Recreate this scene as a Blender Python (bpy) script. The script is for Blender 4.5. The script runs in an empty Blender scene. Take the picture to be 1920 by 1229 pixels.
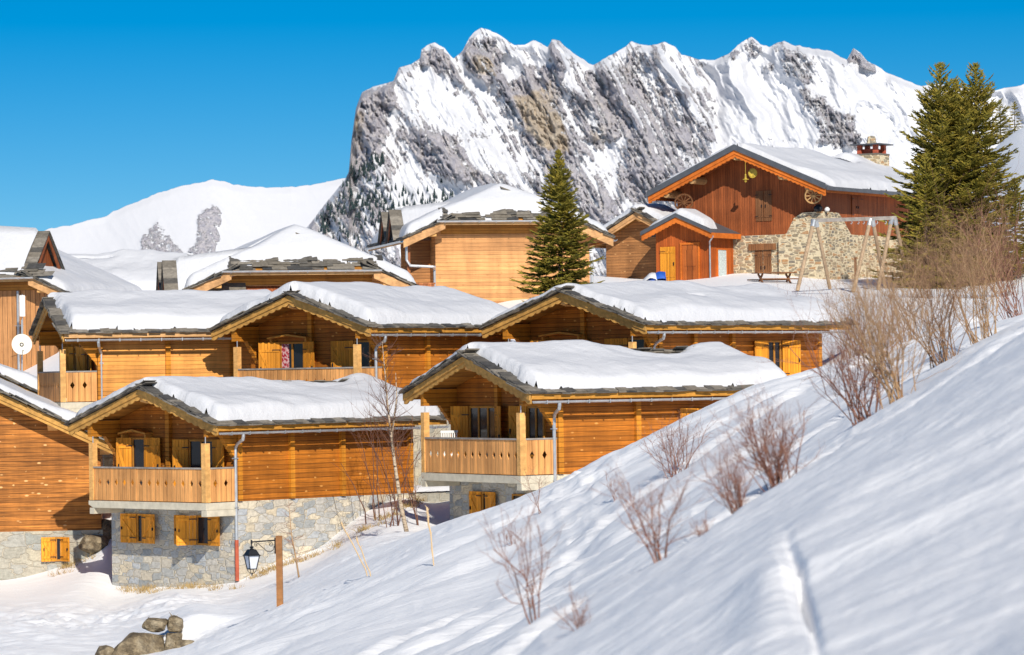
import bpy, bmesh, math, random
import numpy as np
from mathutils import Vector, Matrix
R = math.radians
S = bpy.context.scene
C = S.collection

# ------------------------------------------------------------------ camera, sky, sun, exposure
F = 6500.0                      # focal length in photo pixels (photo 1920 x 1229)
HOR, ROLL = 700.0, 0.015
PITCH = math.atan((HOR - 614.5) / F)
cf = Vector((0, math.cos(PITCH), math.sin(PITCH)))
cu0 = Vector((0, -math.sin(PITCH), math.cos(PITCH)))
cr0 = Vector((1, 0, 0))
cr = math.cos(ROLL) * cr0 - math.sin(ROLL) * cu0
cu = math.sin(ROLL) * cr0 + math.cos(ROLL) * cu0
cam = bpy.data.cameras.new('camera')
cam.sensor_width = 36.0
cam.lens = F / 1920 * 36.0
cam.clip_start, cam.clip_end = 0.5, 40000
camo = bpy.data.objects.new('camera', cam)
C.objects.link(camo)
m = Matrix.Identity(4)
for i in range(3):
    m[i][0], m[i][1], m[i][2] = cr[i], cu[i], -cf[i]
camo.matrix_world = m
cam.dof.use_dof = True
cam.dof.focus_distance = 108
cam.dof.aperture_fstop = 4.4
S.camera = camo

SUN_AZ, SUN_EL = R(13), R(34)   # sun behind the camera, to its right
to_sun = Vector((math.sin(SUN_AZ) * math.cos(SUN_EL), -math.cos(SUN_AZ) * math.cos(SUN_EL), math.sin(SUN_EL)))
sl = bpy.data.lights.new('sun', 'SUN')
sl.energy, sl.angle, sl.color = 4.0, R(0.5), (1, 0.93, 0.82)
so = bpy.data.objects.new('sun', sl)
C.objects.link(so)
so.rotation_euler = to_sun.to_track_quat('Z', 'Y').to_euler()
so.location = (30, -60, 60)
W = bpy.data.worlds.new('World')
S.world = W
W.use_nodes = True
wn = W.node_tree.nodes
wl = W.node_tree.links
sky = wn.new('ShaderNodeTexSky')
sky.sky_type = 'NISHITA'
sky.sun_disc = False
sky.sun_elevation = SUN_EL
sky.sun_rotation = math.pi - SUN_AZ
sky.altitude = 2600
sky.air_density, sky.dust_density, sky.ozone_density = 1.0, 0.0, 2.5
wtc = wn.new('ShaderNodeTexCoord')     # sample the sky a little higher than the horizon: clear mountain air
wmp = wn.new('ShaderNodeVectorMath')
wmp.operation = 'ADD'
wmp.inputs[1].default_value = (0, 0, 0.032)
wnm = wn.new('ShaderNodeVectorMath')
wnm.operation = 'NORMALIZE'
wl.new(wtc.outputs['Generated'], wmp.inputs[0])
wl.new(wmp.outputs[0], wnm.inputs[0])
wl.new(wnm.outputs[0], sky.inputs['Vector'])
hs = wn.new('ShaderNodeHueSaturation')
hs.inputs['Saturation'].default_value = 1.65
hs.inputs['Hue'].default_value = 0.498
bg = wn['Background']
wl.new(sky.outputs[0], hs.inputs['Color'])
wl.new(hs.outputs[0], bg.inputs[0])
bg.inputs[1].default_value = 0.064
S.view_settings.view_transform = 'Standard'
S.view_settings.look = 'None'
S.view_settings.exposure = 0.36
S.view_settings.gamma = 1.0


def P(px, py, Y):
    """world point on the photo ray (px,py) at depth Y"""
    d = cf + cr * ((px - 960) / F) + cu * (-(py - 614.5) / F)
    return d * (Y / d.y)


def Pn(px, py, Y):
    a = (px - 960) / F
    b = -(py - 614.5) / F
    d = [cf[i] + cr[i] * a + cu[i] * b for i in range(3)]
    k = Y / d[1]
    return np.stack([d[0] * k, d[1] * k, d[2] * k], -1)


# ------------------------------------------------------------------ noise
_rng = np.random.RandomState(7)
_tab = _rng.rand(512, 512)


def vn(x, y, s=0):
    x = np.asarray(x, float) + s * 17.37
    y = np.asarray(y, float) + s * 5.71
    xi, yi = np.floor(x).astype(int), np.floor(y).astype(int)
    fx, fy = x - xi, y - yi
    fx, fy = fx * fx * (3 - 2 * fx), fy * fy * (3 - 2 * fy)
    g = lambda i, j: _tab[i % 512, j % 512]
    return (g(xi, yi) * (1 - fx) + g(xi + 1, yi) * fx) * (1 - fy) + (g(xi, yi + 1) * (1 - fx) + g(xi + 1, yi + 1) * fx) * fy


def fbm(x, y, o=4, s=0, g=0.5):
    t, a, n = 0.0, 1.0, 0.0
    for k in range(o):
        t = t + a * vn(np.asarray(x) * 2 ** k, np.asarray(y) * 2 ** k, s + k)
        n += a
        a *= g
    return t / n


def ridged(x, y, o=4, s=0, g=0.5):
    t, a, n = 0.0, 1.0, 0.0
    for k in range(o):
        t = t + a * (1 - np.abs(2 * vn(np.asarray(x) * 2 ** k, np.asarray(y) * 2 ** k, s + k) - 1))
        n += a
        a *= g
    return t / n


def sstep(a, b, x):
    t = np.clip((x - a) / (b - a), 0, 1)
    return t * t * (3 - 2 * t)


# ------------------------------------------------------------------ mesh helpers
def link(name, me, mat, parent=None, loc=None, smooth=False):
    o = bpy.data.objects.new(name, me)
    C.objects.link(o)
    me.name = name
    if mat:
        me.materials.append(mat)
    if parent:
        o.parent = parent
    if loc is not None:
        o.location = loc
    if smooth:
        me.polygons.foreach_set('use_smooth', np.ones(len(me.polygons), bool))
    return o


class MB:
    def __init__(s, tf=None):
        s.v, s.f, s.tf = [], [], tf

    def add(s, vs, fs):
        b = len(s.v)
        if s.tf:
            s.v += [tuple(s.tf(*p)) for p in vs]
        else:
            s.v += [tuple(p) for p in vs]
        s.f += [tuple(i + b for i in f) for f in fs]

    def box(s, x0, x1, y0, y1, z0, z1):
        s.add([(x0, y0, z0), (x1, y0, z0), (x1, y1, z0), (x0, y1, z0), (x0, y0, z1), (x1, y0, z1), (x1, y1, z1), (x0, y1, z1)],
              [(0, 3, 2, 1), (4, 5, 6, 7), (0, 1, 5, 4), (1, 2, 6, 5), (2, 3, 7, 6), (3, 0, 4, 7)])

    def prism(s, poly, d0, d1, fn):
        n = len(poly)
        s.add([fn(a, b, d0) for a, b in poly] + [fn(a, b, d1) for a, b in poly],
              [tuple(range(n))[::-1], tuple(range(n, 2 * n))] + [(i, (i + 1) % n, n + (i + 1) % n, n + i) for i in range(n)])

    def slab(s, o, e1, e2, e3):
        """parallelepiped from o along three vectors"""
        o, e1, e2, e3 = Vector(o), Vector(e1), Vector(e2), Vector(e3)
        vs = [o, o + e1, o + e1 + e2, o + e2]
        vs += [p + e3 for p in vs]
        s.add(vs, [(0, 3, 2, 1), (4, 5, 6, 7), (0, 1, 5, 4), (1, 2, 6, 5), (2, 3, 7, 6), (3, 0, 4, 7)])

    def bar(s, a, b, w, h, up=(0, 0, 1)):
        a, b = Vector(a), Vector(b)
        d = b - a
        n = d.cross(Vector(up))
        if n.length < 1e-6:
            n = d.cross(Vector((0, 1, 0)))
        n.normalize()
        q = n.cross(d).normalized()
        s.slab(a - n * w / 2 - q * h / 2, d, n * w, q * h)

    def tube(s, pts, rad, n=6, cap=True):
        pts = [Vector(p) for p in pts]
        if not isinstance(rad, (list, tuple)):
            rad = [rad] * len(pts)
        vs, fs = [], []
        ref = None
        for i, p in enumerate(pts):
            d = (pts[min(i + 1, len(pts) - 1)] - pts[max(i - 1, 0)])
            if d.length < 1e-9:
                d = Vector((0, 0, 1))
            d.normalize()
            if ref is None:
                ref = d.cross(Vector((0.13, 0.31, 0.94)))
                if ref.length < 0.05:
                    ref = d.cross(Vector((1, 0, 0)))
            ref = (ref - d * ref.dot(d)).normalized()
            q = d.cross(ref)
            for k in range(n):
                t = 2 * math.pi * k / n
                vs.append(p + (ref * math.cos(t) + q * math.sin(t)) * rad[i])
        for i in range(len(pts) - 1):
            for k in range(n):
                a, b = i * n + k, i * n + (k + 1) % n
                fs.append((a, b, b + n, a + n))
        if cap:
            fs.append(tuple(range(n))[::-1])
            fs.append(tuple(range(len(vs) - n, len(vs))))
        s.add(vs, fs)

    def lathe(s, prof, c=(0, 0, 0), n=16):
        vs, fs = [], []
        for r, z in prof:
            for k in range(n):
                t = 2 * math.pi * k / n
                vs.append((c[0] + r * math.cos(t), c[1] + r * math.sin(t), c[2] + z))
        for i in range(len(prof) - 1):
            for k in range(n):
                a, b = i * n + k, i * n + (k + 1) % n
                fs.append((a, b, b + n, a + n))
        fs.append(tuple(range(n))[::-1])
        fs.append(tuple(range(len(vs) - n, len(vs))))
        s.add(vs, fs)

    def build(s, name, mat, parent=None, loc=None, smooth=False, recalc=True):
        me = bpy.data.meshes.new(name)
        me.from_pydata(s.v, [], s.f)
        if recalc:
            bm = bmesh.new()
            bm.from_mesh(me)
            bmesh.ops.recalc_face_normals(bm, faces=bm.faces)
            bm.to_mesh(me)
            bm.free()
        return link(name, me, mat, parent, loc, smooth)


def grid_mesh(name, co, mat, parent=None, loc=None, keep=None, attr=None, flip=False):
    """smooth quad sheet from an (n,m,3) array"""
    n, mm = co.shape[:2]
    idx = np.arange(n * mm).reshape(n, mm)
    q = np.stack([idx[:-1, :-1], idx[1:, :-1], idx[1:, 1:], idx[:-1, 1:]], -1)
    if flip:
        q = q[..., ::-1]
    q = q.reshape(-1, 4)
    if keep is not None:
        k = (keep[:-1, :-1] & keep[1:, :-1] & keep[1:, 1:] & keep[:-1, 1:]).reshape(-1)
        q = q[k]
    used = np.unique(q)
    remap = -np.ones(n * mm, int)
    remap[used] = np.arange(len(used))
    q = remap[q]
    v = co.reshape(-1, 3)[used]
    me = bpy.data.meshes.new(name)
    me.vertices.add(len(v))
    me.vertices.foreach_set('co', v.astype(np.float32).ravel())
    me.loops.add(q.size)
    me.loops.foreach_set('vertex_index', q.astype(np.int32).ravel())
    me.polygons.add(len(q))
    me.polygons.foreach_set('loop_start', np.arange(0, q.size, 4, dtype=np.int32))
    me.polygons.foreach_set('loop_total', np.full(len(q), 4, np.int32))
    me.update(calc_edges=True)
    if attr:
        for an, av in attr.items():
            a = me.attributes.new(an, 'FLOAT', 'POINT')
            a.data.foreach_set('value', av.reshape(-1)[used].astype(np.float32))
    return link(name, me, mat, parent, loc, True)


def tag(o, label=None, cat=None, group=None, kind=None):
    if label:
        o['label'] = label
    if cat:
        o['category'] = cat
    if group:
        o['group'] = group
    if kind:
        o['kind'] = kind
    return o


def empty(name, loc, rz=0.0):
    o = bpy.data.objects.new(name, None)
    C.objects.link(o)
    o.location = loc
    o.rotation_euler = (0, 0, rz)
    o.empty_display_size = 0.3
    return o


# ------------------------------------------------------------------ materials
class NT:
    def __init__(s, name, rough=0.7, spec=0.3):
        s.m = bpy.data.materials.new(name)
        s.m.use_nodes = True
        s.t = s.m.node_tree
        s.b = s.t.nodes['Principled BSDF']
        s.b.inputs['Roughness'].default_value = rough
        s.b.inputs['Specular IOR Level'].default_value = spec

    def n(s, typ, **kw):
        nd = s.t.nodes.new(typ)
        for k, v in kw.items():
            if k.startswith('i_'):
                nd.inputs[int(k[2:])].default_value = v
            else:
                setattr(nd, k, v)
        return nd

    def l(s, a, b):
        s.t.links.new(a, b)

    def math(s, op, a, b=None, c=None):
        nd = s.n('ShaderNodeMath', operation=op)
        for i, x in enumerate((a, b, c)):
            if x is None:
                continue
            if isinstance(x, (int, float)):
                nd.inputs[i].default_value = x
            else:
                s.l(x, nd.inputs[i])
        return nd.outputs[0]

    def co(s, scale=(1, 1, 1), kind='Object'):
        tc = s.n('ShaderNodeTexCoord')
        mp = s.n('ShaderNodeMapping')
        mp.inputs['Scale'].default_value = scale
        s.l(tc.outputs[kind], mp.inputs[0])
        return mp.outputs[0]

    def noise(s, vec, scale, detail=4, rough=0.55):
        nd = s.n('ShaderNodeTexNoise')
        nd.inputs['Scale'].default_value = scale
        nd.inputs['Detail'].default_value = detail
        nd.inputs['Roughness'].default_value = rough
        s.l(vec, nd.inputs['Vector'])
        return nd.outputs[0]

    def ramp(s, fac, stops):
        nd = s.n('ShaderNodeValToRGB')
        e = nd.color_ramp.elements
        while len(e) < len(stops):
            e.new(0.5)
        for k, (p, c) in enumerate(stops):
            e[k].position = p
            e[k].color = tuple(c) + (1,) if len(c) == 3 else c
        s.l(fac, nd.inputs[0])
        return nd.outputs[0]

    def mix(s, fac, a, b, mode='MIX'):
        nd = s.n('ShaderNodeMix', data_type='RGBA', blend_type=mode)
        for i, x in ((0, fac), (6, a), (7, b)):
            if isinstance(x, (int, float)):
                nd.inputs[i].default_value = x
            elif isinstance(x, (tuple, list)):
                nd.inputs[i].default_value = tuple(x) + (1,)
            else:
                s.l(x, nd.inputs[i])
        return nd.outputs[2]

    def bump(s, h, strength=0.5, dist=0.02):
        nd = s.n('ShaderNodeBump')
        nd.inputs['Strength'].default_value = strength
        nd.inputs['Distance'].default_value = dist
        s.l(h, nd.inputs['Height'])
        s.l(nd.outputs[0], s.b.inputs['Normal'])

    def col(s, c):
        if isinstance(c, tuple):
            s.b.inputs['Base Color'].default_value = c + (1,)
        else:
            s.l(c, s.b.inputs['Base Color'])
        return s.m


def wood(name, c, plank=0.14, orient='h', var=0.35, knots=0.5, gap=0.35, light=(0.6, 0.36, 0.14), grey=0.0):
    """boards: orient h = horizontal courses, v = upright boards, n = one beam"""
    t = NT(name, 0.65, 0.25)
    tc = t.n('ShaderNodeTexCoord')
    sp = t.n('ShaderNodeSeparateXYZ')
    t.l(tc.outputs['Object'], sp.inputs[0])
    run = t.math('ADD', sp.outputs[0], sp.outputs[1])
    key = sp.outputs[2] if orient == 'h' else run
    gs = {'h': (1.2, 1.2, 34), 'v': (26, 26, 1.2), 'n': (5, 5, 9)}[orient]
    g = t.noise(t.co(gs), 1.0, 5, 0.6)
    col = t.ramp(g, [(0.25, [x * (1 - var) for x in c]), (0.55, c), (0.8, [min(1, x * (1 + var * 0.9)) for x in c])])
    big = t.noise(t.co((0.5, 0.5, 0.9)), 1.0, 3)
    streak = t.noise(t.co((2.5, 2.5, 0.35)), 1.0, 4, 0.6)
    col = t.mix(0.55, col, t.ramp(streak, [(0.3, (0.62, 0.60, 0.60)), (0.6, (1.08, 1.08, 1.08))]), 'MULTIPLY')
    col = t.mix(0.75, col, t.ramp(big, [(0.3, (0.68, 0.66, 0.66)), (0.7, (1.15, 1.15, 1.15))]), 'MULTIPLY')
    h = g
    if orient != 'n':
        sc = t.math('DIVIDE', key, plank)
        fl = t.math('FLOOR', sc)
        wnz = t.n('ShaderNodeTexWhiteNoise', noise_dimensions='1D')
        t.l(fl, wnz.inputs['W'])
        col = t.mix(0.8, col, t.ramp(wnz.outputs[0], [(0.0, (0.72, 0.7, 0.68)), (0.5, (1, 1, 1)), (1.0, (1.2, 1.18, 1.12))]), 'MULTIPLY')
        fr = t.math('FRACT', sc)
        pp = t.math('MINIMUM', fr, t.math('SUBTRACT', 1.0, fr))
        line = t.math('SMOOTHSTEP', 0.0, 0.11, pp) if False else t.ramp(pp, [(0.0, (0, 0, 0)), (0.10, (1, 1, 1))])
        col = t.mix(line, t.mix(1.0, col, (gap, gap, gap), 'MULTIPLY'), col)
        if knots > 0:
            vs = {'h': (3.0, 3.0, 1.0 / plank), 'v': (1.0 / plank, 1.0 / plank, 3.0)}[orient]
            vo = t.n('ShaderNodeTexVoronoi')
            t.l(t.co(vs), vo.inputs['Vector'])
            vo.inputs['Scale'].default_value = 0.8
            kn = t.ramp(vo.outputs['Distance'], [(0.09, (1, 1, 1)), (0.2, (0, 0, 0))])
            sel = t.math('GREATER_THAN', t.noise(t.co((0.9, 0.9, 0.9)), 3.0, 1), 0.48)
            kf = t.math('MULTIPLY', t.math('MULTIPLY', kn, sel), knots)
            col = t.mix(kf, col, light)
        t.bump(t.math('ADD', t.math('MULTIPLY', line, 1.0), t.math('MULTIPLY', g, 0.25)), 0.6, 0.015)
    else:
        t.bump(g, 0.25, 0.01)
    return t.col(col)


def plain(name, c, rough=0.6, var=0.15, scale=6, metal=0.0, spec=0.3, bump=0.0):
    t = NT(name, rough, spec)
    t.b.inputs['Metallic'].default_value = metal
    g = t.noise(t.co(), scale, 5)
    if bump:
        t.bump(g, bump, 0.03)
    return t.col(t.ramp(g, [(0.3, [x * (1 - var) for x in c]), (0.7, [min(1, x * (1 + var)) for x in c])]))


def masonry(name, sx, sz, cols, mortar, mw=0.06):
    t = NT(name, 0.85, 0.2)
    base = t.co((sx, sx, sz))
    nz = t.n('ShaderNodeTexNoise')
    nz.inputs['Scale'].default_value = 0.9
    t.l(base, nz.inputs['Vector'])
    mx = t.n('ShaderNodeMix', data_type='VECTOR')
    mx.inputs[0].default_value = 0.28
    t.l(base, mx.inputs[4])
    t.l(nz.outputs[1], mx.inputs[5])
    out = {}
    for ft in ('F1', 'F2'):
        vo = t.n('ShaderNodeTexVoronoi', feature=ft, distance='CHEBYCHEV')
        vo.inputs['Scale'].default_value = 1.35
        vo.inputs['Randomness'].default_value = 0.85
        t.l(mx.outputs[1], vo.inputs['Vector'])
        out[ft] = vo
    edge = t.math('SUBTRACT', out['F2'].outputs['Distance'], out['F1'].outputs['Distance'])
    line = t.ramp(edge, [(mw * 0.5, (0, 0, 0)), (mw * 1.6, (1, 1, 1))])
    sp = t.n('ShaderNodeSeparateColor')
    t.l(out['F1'].outputs['Color'], sp.inputs[0])
    k = len(cols)
    col = t.ramp(sp.outputs[0], [((i + 0.5) / k, c) for i, c in enumerate(cols)])
    fine = t.noise(t.co((9, 9, 14)), 1.0, 6, 0.7)
    col = t.mix(0.8, col, t.ramp(fine, [(0.3, (0.6, 0.6, 0.6)), (0.7, (1.25, 1.25, 1.25))]), 'MULTIPLY')
    col = t.mix(line, mortar, col)
    t.bump(t.math('ADD', line, t.math('MULTIPLY', fine, 0.6)), 0.7, 0.04)
    return t.col(col)


def snow_mat(name, bump_scale=4.0, bs=0.25, bd=0.05, stretch=(1, 1, 1), tint=(0.61, 0.62, 0.65)):
    t = NT(name, 0.55, 0.2)
    v = t.co(stretch)
    a = t.noise(v, bump_scale, 6, 0.6)
    b = t.noise(t.co(), bump_scale * 9, 3, 0.6)
    t.bump(t.math('ADD', a, t.math('MULTIPLY', b, 0.22)), bs, bd)
    return t.col(tint)


M = {}
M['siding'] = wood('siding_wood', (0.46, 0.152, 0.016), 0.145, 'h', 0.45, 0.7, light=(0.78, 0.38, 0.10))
M['siding_light'] = wood('pale_orange_siding', (0.80, 0.36, 0.085), 0.145, 'h', 0.3, 0.5, gap=0.55, light=(0.42, 0.16, 0.04))  # paler orange boards, for the chalet beside the satellite dish
M['siding_dark'] = wood('weathered_siding', (0.52, 0.195, 0.038), 0.15, 'h', 0.75, 0.95, light=(0.86, 0.50, 0.20))
M['siding_pale'] = wood('pale_siding', (0.68, 0.34, 0.13), 0.17, 'h', 0.3, 0.5, gap=0.6, light=(0.36, 0.15, 0.05))
M['siding_up'] = wood('upright_siding', (0.56, 0.27, 0.105), 0.22, 'v', 0.4, 0.4, light=(0.36, 0.15, 0.05))
M['siding_brown'] = wood('brown_siding', (0.46, 0.21, 0.075), 0.14, 'h', 0.5, 0.8, light=(0.62, 0.34, 0.14))
M['soffit'] = wood('soffit_boards', (0.46, 0.20, 0.035), 0.12, 'h', 0.3, 0.0)
M['barge'] = wood('bargeboard_wood', (0.56, 0.30, 0.075), 0.3, 'n', 0.4)
M['barge_pale'] = wood('pale_bargeboard', (0.60, 0.33, 0.14), 0.3, 'n', 0.35)
M['eave'] = wood('eave_board', (0.60, 0.28, 0.045), 0.3, 'n', 0.3)
M['eave_pale'] = wood('pale_eave_board', (0.66, 0.38, 0.16), 0.3, 'n', 0.25)
M['post'] = wood('post_wood', (0.76, 0.42, 0.14), 0.3, 'n', 0.35)
M['rail'] = wood('railing_boards', (0.76, 0.37, 0.125), 0.2, 'v', 0.35, 0.3, gap=0.8)
M['rail_red'] = wood('reddish_railing', (0.42, 0.15, 0.055), 0.2, 'v', 0.35, 0.2, gap=0.7)
M['shutter'] = wood('shutter_boards', (0.84, 0.34, 0.028), 0.095, 'v', 0.18, 0.1, gap=0.72)
M['frame'] = wood('window_frame_wood', (0.52, 0.23, 0.035), 0.3, 'n', 0.25)
M['log'] = wood('log_corbel', (0.62, 0.24, 0.022), 0.145, 'h', 0.3, 0.3)
M['redwood'] = wood('red_brown_boards', (0.37, 0.105, 0.032), 0.13, 'v', 0.4, 0.0, gap=0.45)
M['orange'] = wood('orange_trim', (0.66, 0.17, 0.022), 0.3, 'n', 0.2)
M['porchwood'] = wood('porch_boards', (0.50, 0.115, 0.020), 0.12, 'v', 0.25, 0.0, gap=0.6)
M['doorwood'] = wood('door_wood', (0.46, 0.125, 0.025), 0.3, 'v', 0.2, 0.0)
M['brownwood'] = wood('brown_shutter', (0.27, 0.12, 0.05), 0.12, 'v', 0.3, 0.0, gap=0.5)
M['lamp_post'] = wood('lamp_post_wood', (0.36, 0.165, 0.06), 0.3, 'n', 0.35)
M['beam'] = wood('round_beam', (0.55, 0.33, 0.14), 0.3, 'n', 0.3)
M['stone'] = masonry('grey_masonry', 2.4, 4.8, [(0.34, 0.355, 0.355), (0.50, 0.48, 0.44), (0.57, 0.49, 0.36), (0.41, 0.435, 0.46), (0.64, 0.57, 0.44)], (0.50, 0.45, 0.36), 0.045)
M['stone_pale'] = masonry('pale_masonry', 1.6, 3.0, [(0.40, 0.37, 0.30), (0.33, 0.34, 0.31), (0.47, 0.42, 0.33), (0.37, 0.38, 0.36), (0.50, 0.45, 0.34)], (0.46, 0.41, 0.32), 0.04)
M['stone_warm'] = masonry('warm_masonry', 2.6, 7.5, [(0.30, 0.25, 0.17), (0.22, 0.20, 0.17), (0.44, 0.33, 0.19), (0.36, 0.31, 0.23), (0.48, 0.27, 0.13)], (0.66, 0.56, 0.38), 0.14)
def slab_mat():
    t = NT('slate_slabs', 0.75, 0.25)
    g = t.noise(t.co((1, 1, 2)), 5, 5, 0.65)
    t.bump(g, 0.5, 0.03)
    i = t.n('ShaderNodeNewGeometry').outputs['Random Per Island']
    c = t.ramp(i, [(0.0, (0.05, 0.05, 0.052)), (0.35, (0.125, 0.115, 0.10)), (0.7, (0.19, 0.165, 0.13)), (1.0, (0.25, 0.225, 0.19))])
    return t.col(t.mix(0.8, c, t.ramp(g, [(0.3, (0.5, 0.5, 0.5)), (0.7, (1.3, 1.3, 1.3))]), 'MULTIPLY'))


M['tile'] = slab_mat()
M['metal_roof'] = plain('dark_metal_edge', (0.085, 0.092, 0.105), 0.5, 0.15, 3)
M['zinc'] = plain('zinc_gutter', (0.50, 0.52, 0.54), 0.38, 0.15, 4, metal=0.6)
M['concrete'] = plain('concrete_slab', (0.56, 0.51, 0.40), 0.85, 0.16, 4, bump=0.15)
M['glass'] = plain('unlit_room_glass', (0.012, 0.014, 0.02), 0.12, 0.1, 3)  # near-black colour stands in for the unlit rooms behind the panes
def curtain_mat():
    t = NT('red_patterned_curtain', 0.9, 0.1)
    g = t.noise(t.co(), 14, 2)
    return t.col(t.ramp(g, [(0.46, (0.36, 0.03, 0.05)), (0.56, (0.62, 0.42, 0.42))]))


M['curtain_red'] = curtain_mat()
M['curtain'] = plain('pale_curtain', (0.48, 0.55, 0.55), 0.8, 0.3, 14)
M['terracotta'] = plain('red_pipe_section', (0.42, 0.09, 0.045), 0.6, 0.2, 5)
M['iron'] = plain('black_iron', (0.012, 0.013, 0.017), 0.45, 0.2, 9)
M['lampglass'] = plain('frosted_lamp_glass', (0.62, 0.65, 0.72), 0.35, 0.08, 5)
M['white'] = plain('white_paint', (0.80, 0.80, 0.78), 0.5, 0.05, 5)
M['cream'] = plain('cream_dish', (0.80, 0.76, 0.66), 0.45, 0.04, 3)
M['blue'] = plain('blue_sheet', (0.02, 0.09, 0.42), 0.5, 0.2, 4)
M['weathered'] = wood('weathered_pole', (0.46, 0.33, 0.21), 0.3, 'n', 0.3)
M['greywood'] = wood('grey_beam', (0.33, 0.30, 0.27), 0.3, 'n', 0.3)
M['brass'] = plain('ochre_disc', (0.52, 0.36, 0.05), 0.5, 0.35, 7)
M['bark'] = plain('conifer_bark', (0.09, 0.065, 0.045), 0.9, 0.4, 12)
M['snow'] = snow_mat('roof_snow', 2.6, 0.6, 0.10)


def ground_snow():
    t = NT('ground_snow', 0.55, 0.2)
    a = t.noise(t.co((0.55, 2.2, 1.5)), 1.3, 7, 0.62)
    b = t.noise(t.co((1, 1, 1)), 11, 4, 0.6)
    c = t.noise(t.co((2.2, 5.0, 3.0)), 2.0, 4, 0.7)
    t.bump(t.math('ADD', t.math('ADD', a, t.math('MULTIPLY', b, 0.18)), t.math('MULTIPLY', c, 0.28)), 0.45, 0.12)
    return t.col((0.88, 0.885, 0.90))


M['gsnow'] = ground_snow()


def needle_mat():
    t = NT('conifer_needles', 0.7, 0.2)
    g = t.noise(t.co(), 2.3, 4)
    h = t.n('ShaderNodeNewGeometry')
    c = t.ramp(g, [(0.3, (0.09, 0.088, 0.016)), (0.5, (0.22, 0.185, 0.028)), (0.7, (0.36, 0.26, 0.045))])
    c2 = t.mix(0.5, c, t.ramp(h.outputs['Random Per Island'], [(0, (0.5, 0.55, 0.5)), (1, (1.4, 1.35, 1.1))]), 'MULTIPLY')
    return t.col(c2)


M['needle'] = needle_mat()
M['far_needle'] = plain('far_conifer_needles', (0.022, 0.040, 0.042), 0.9, 0.3, 0.2)


def twig_mat(name, a, b):
    t = NT(name, 0.8, 0.2)
    g = t.n('ShaderNodeNewGeometry')
    return t.col(t.ramp(g.outputs['Random Per Island'], [(0.0, a), (1.0, b)]))


M['twig'] = twig_mat('shrub_twigs', (0.18, 0.07, 0.052), (0.38, 0.20, 0.135))
M['twig_tan'] = twig_mat('tan_twigs', (0.30, 0.17, 0.09), (0.50, 0.33, 0.18))
M['twig_dark'] = twig_mat('dark_twigs', (0.10, 0.045, 0.035), (0.22, 0.11, 0.07))
M['stalk'] = twig_mat('dry_stalks', (0.55, 0.38, 0.20), (0.66, 0.48, 0.28))
M['twig_brown'] = twig_mat('brown_twigs', (0.16, 0.085, 0.05), (0.36, 0.215, 0.12))
M['grass'] = twig_mat('dry_grass_blades', (0.30, 0.20, 0.08), (0.60, 0.42, 0.17))


def birch_mat():
    t = NT('birch_bark', 0.8, 0.2)
    g = t.noise(t.co((5, 5, 18)), 1.0, 4, 0.65)
    return t.col(t.ramp(g, [(0.38, (0.06, 0.045, 0.035)), (0.47, (0.42, 0.32, 0.22)), (0.8, (0.66, 0.56, 0.43))]))


M['birch'] = birch_mat()


def rock_mat():
    t = NT('boulder_rock', 0.9, 0.2)
    g = t.noise(t.co((1, 1, 1.3)), 2.2, 8, 0.65)
    h2 = t.noise(t.co((3, 3, 4)), 2.0, 6, 0.7)
    t.bump(t.math('ADD', g, h2), 1.0, 0.15)
    c = t.ramp(g, [(0.32, (0.12, 0.09, 0.06)), (0.5, (0.32, 0.25, 0.16)), (0.68, (0.50, 0.42, 0.30))])
    return t.col(t.mix(0.8, c, t.ramp(h2, [(0.35, (0.45, 0.45, 0.47)), (0.65, (1.3, 1.3, 1.25))]), 'MULTIPLY'))


M['rock'] = rock_mat()


def mountain_mat():
    t = NT('snowy_rock', 0.75, 0.15)
    at = t.n('ShaderNodeAttribute', attribute_name='rock')
    tn = t.n('ShaderNodeAttribute', attribute_name='tan')
    g = t.noise(t.co((0.10, 0.10, 0.10)), 1.0, 7, 0.68)
    g3 = t.noise(t.co((0.26, 0.26, 0.16)), 1.0, 6, 0.7)
    v = t.math('ADD', at.outputs['Fac'], t.math('ADD', t.math('MULTIPLY', t.math('SUBTRACT', g, 0.5), 1.1), t.math('MULTIPLY', t.math('SUBTRACT', g3, 0.5), 1.2)))
    mask = t.ramp(v, [(0.46, (0, 0, 0)), (0.54, (1, 1, 1))])
    g2 = t.noise(t.co((0.14, 0.14, 0.025)), 1.0, 6, 0.65)
    rock = t.ramp(g2, [(0.3, (0.37, 0.365, 0.43)), (0.5, (0.55, 0.53, 0.57)), (0.72, (0.70, 0.66, 0.65))])  # purple grey rock, paled and blued: distance haze painted into its colour
    rt = t.ramp(g2, [(0.3, (0.40, 0.335, 0.28)), (0.6, (0.66, 0.56, 0.44))])
    tf = t.math('ADD', tn.outputs['Fac'], t.math('MULTIPLY', t.math('SUBTRACT', t.noise(t.co((0.03, 0.03, 0.02)), 1.0, 4), 0.5), 1.6))
    rock = t.mix(t.ramp(tf, [(0.45, (0, 0, 0)), (0.7, (1, 1, 1))]), rock, rt)
    t.bump(t.math('MULTIPLY', t.math('ADD', g2, g3), mask), 0.8, 7.0)
    return t.col(t.mix(mask, (0.62, 0.63, 0.665), rock))


M['mountain'] = mountain_mat()


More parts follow.
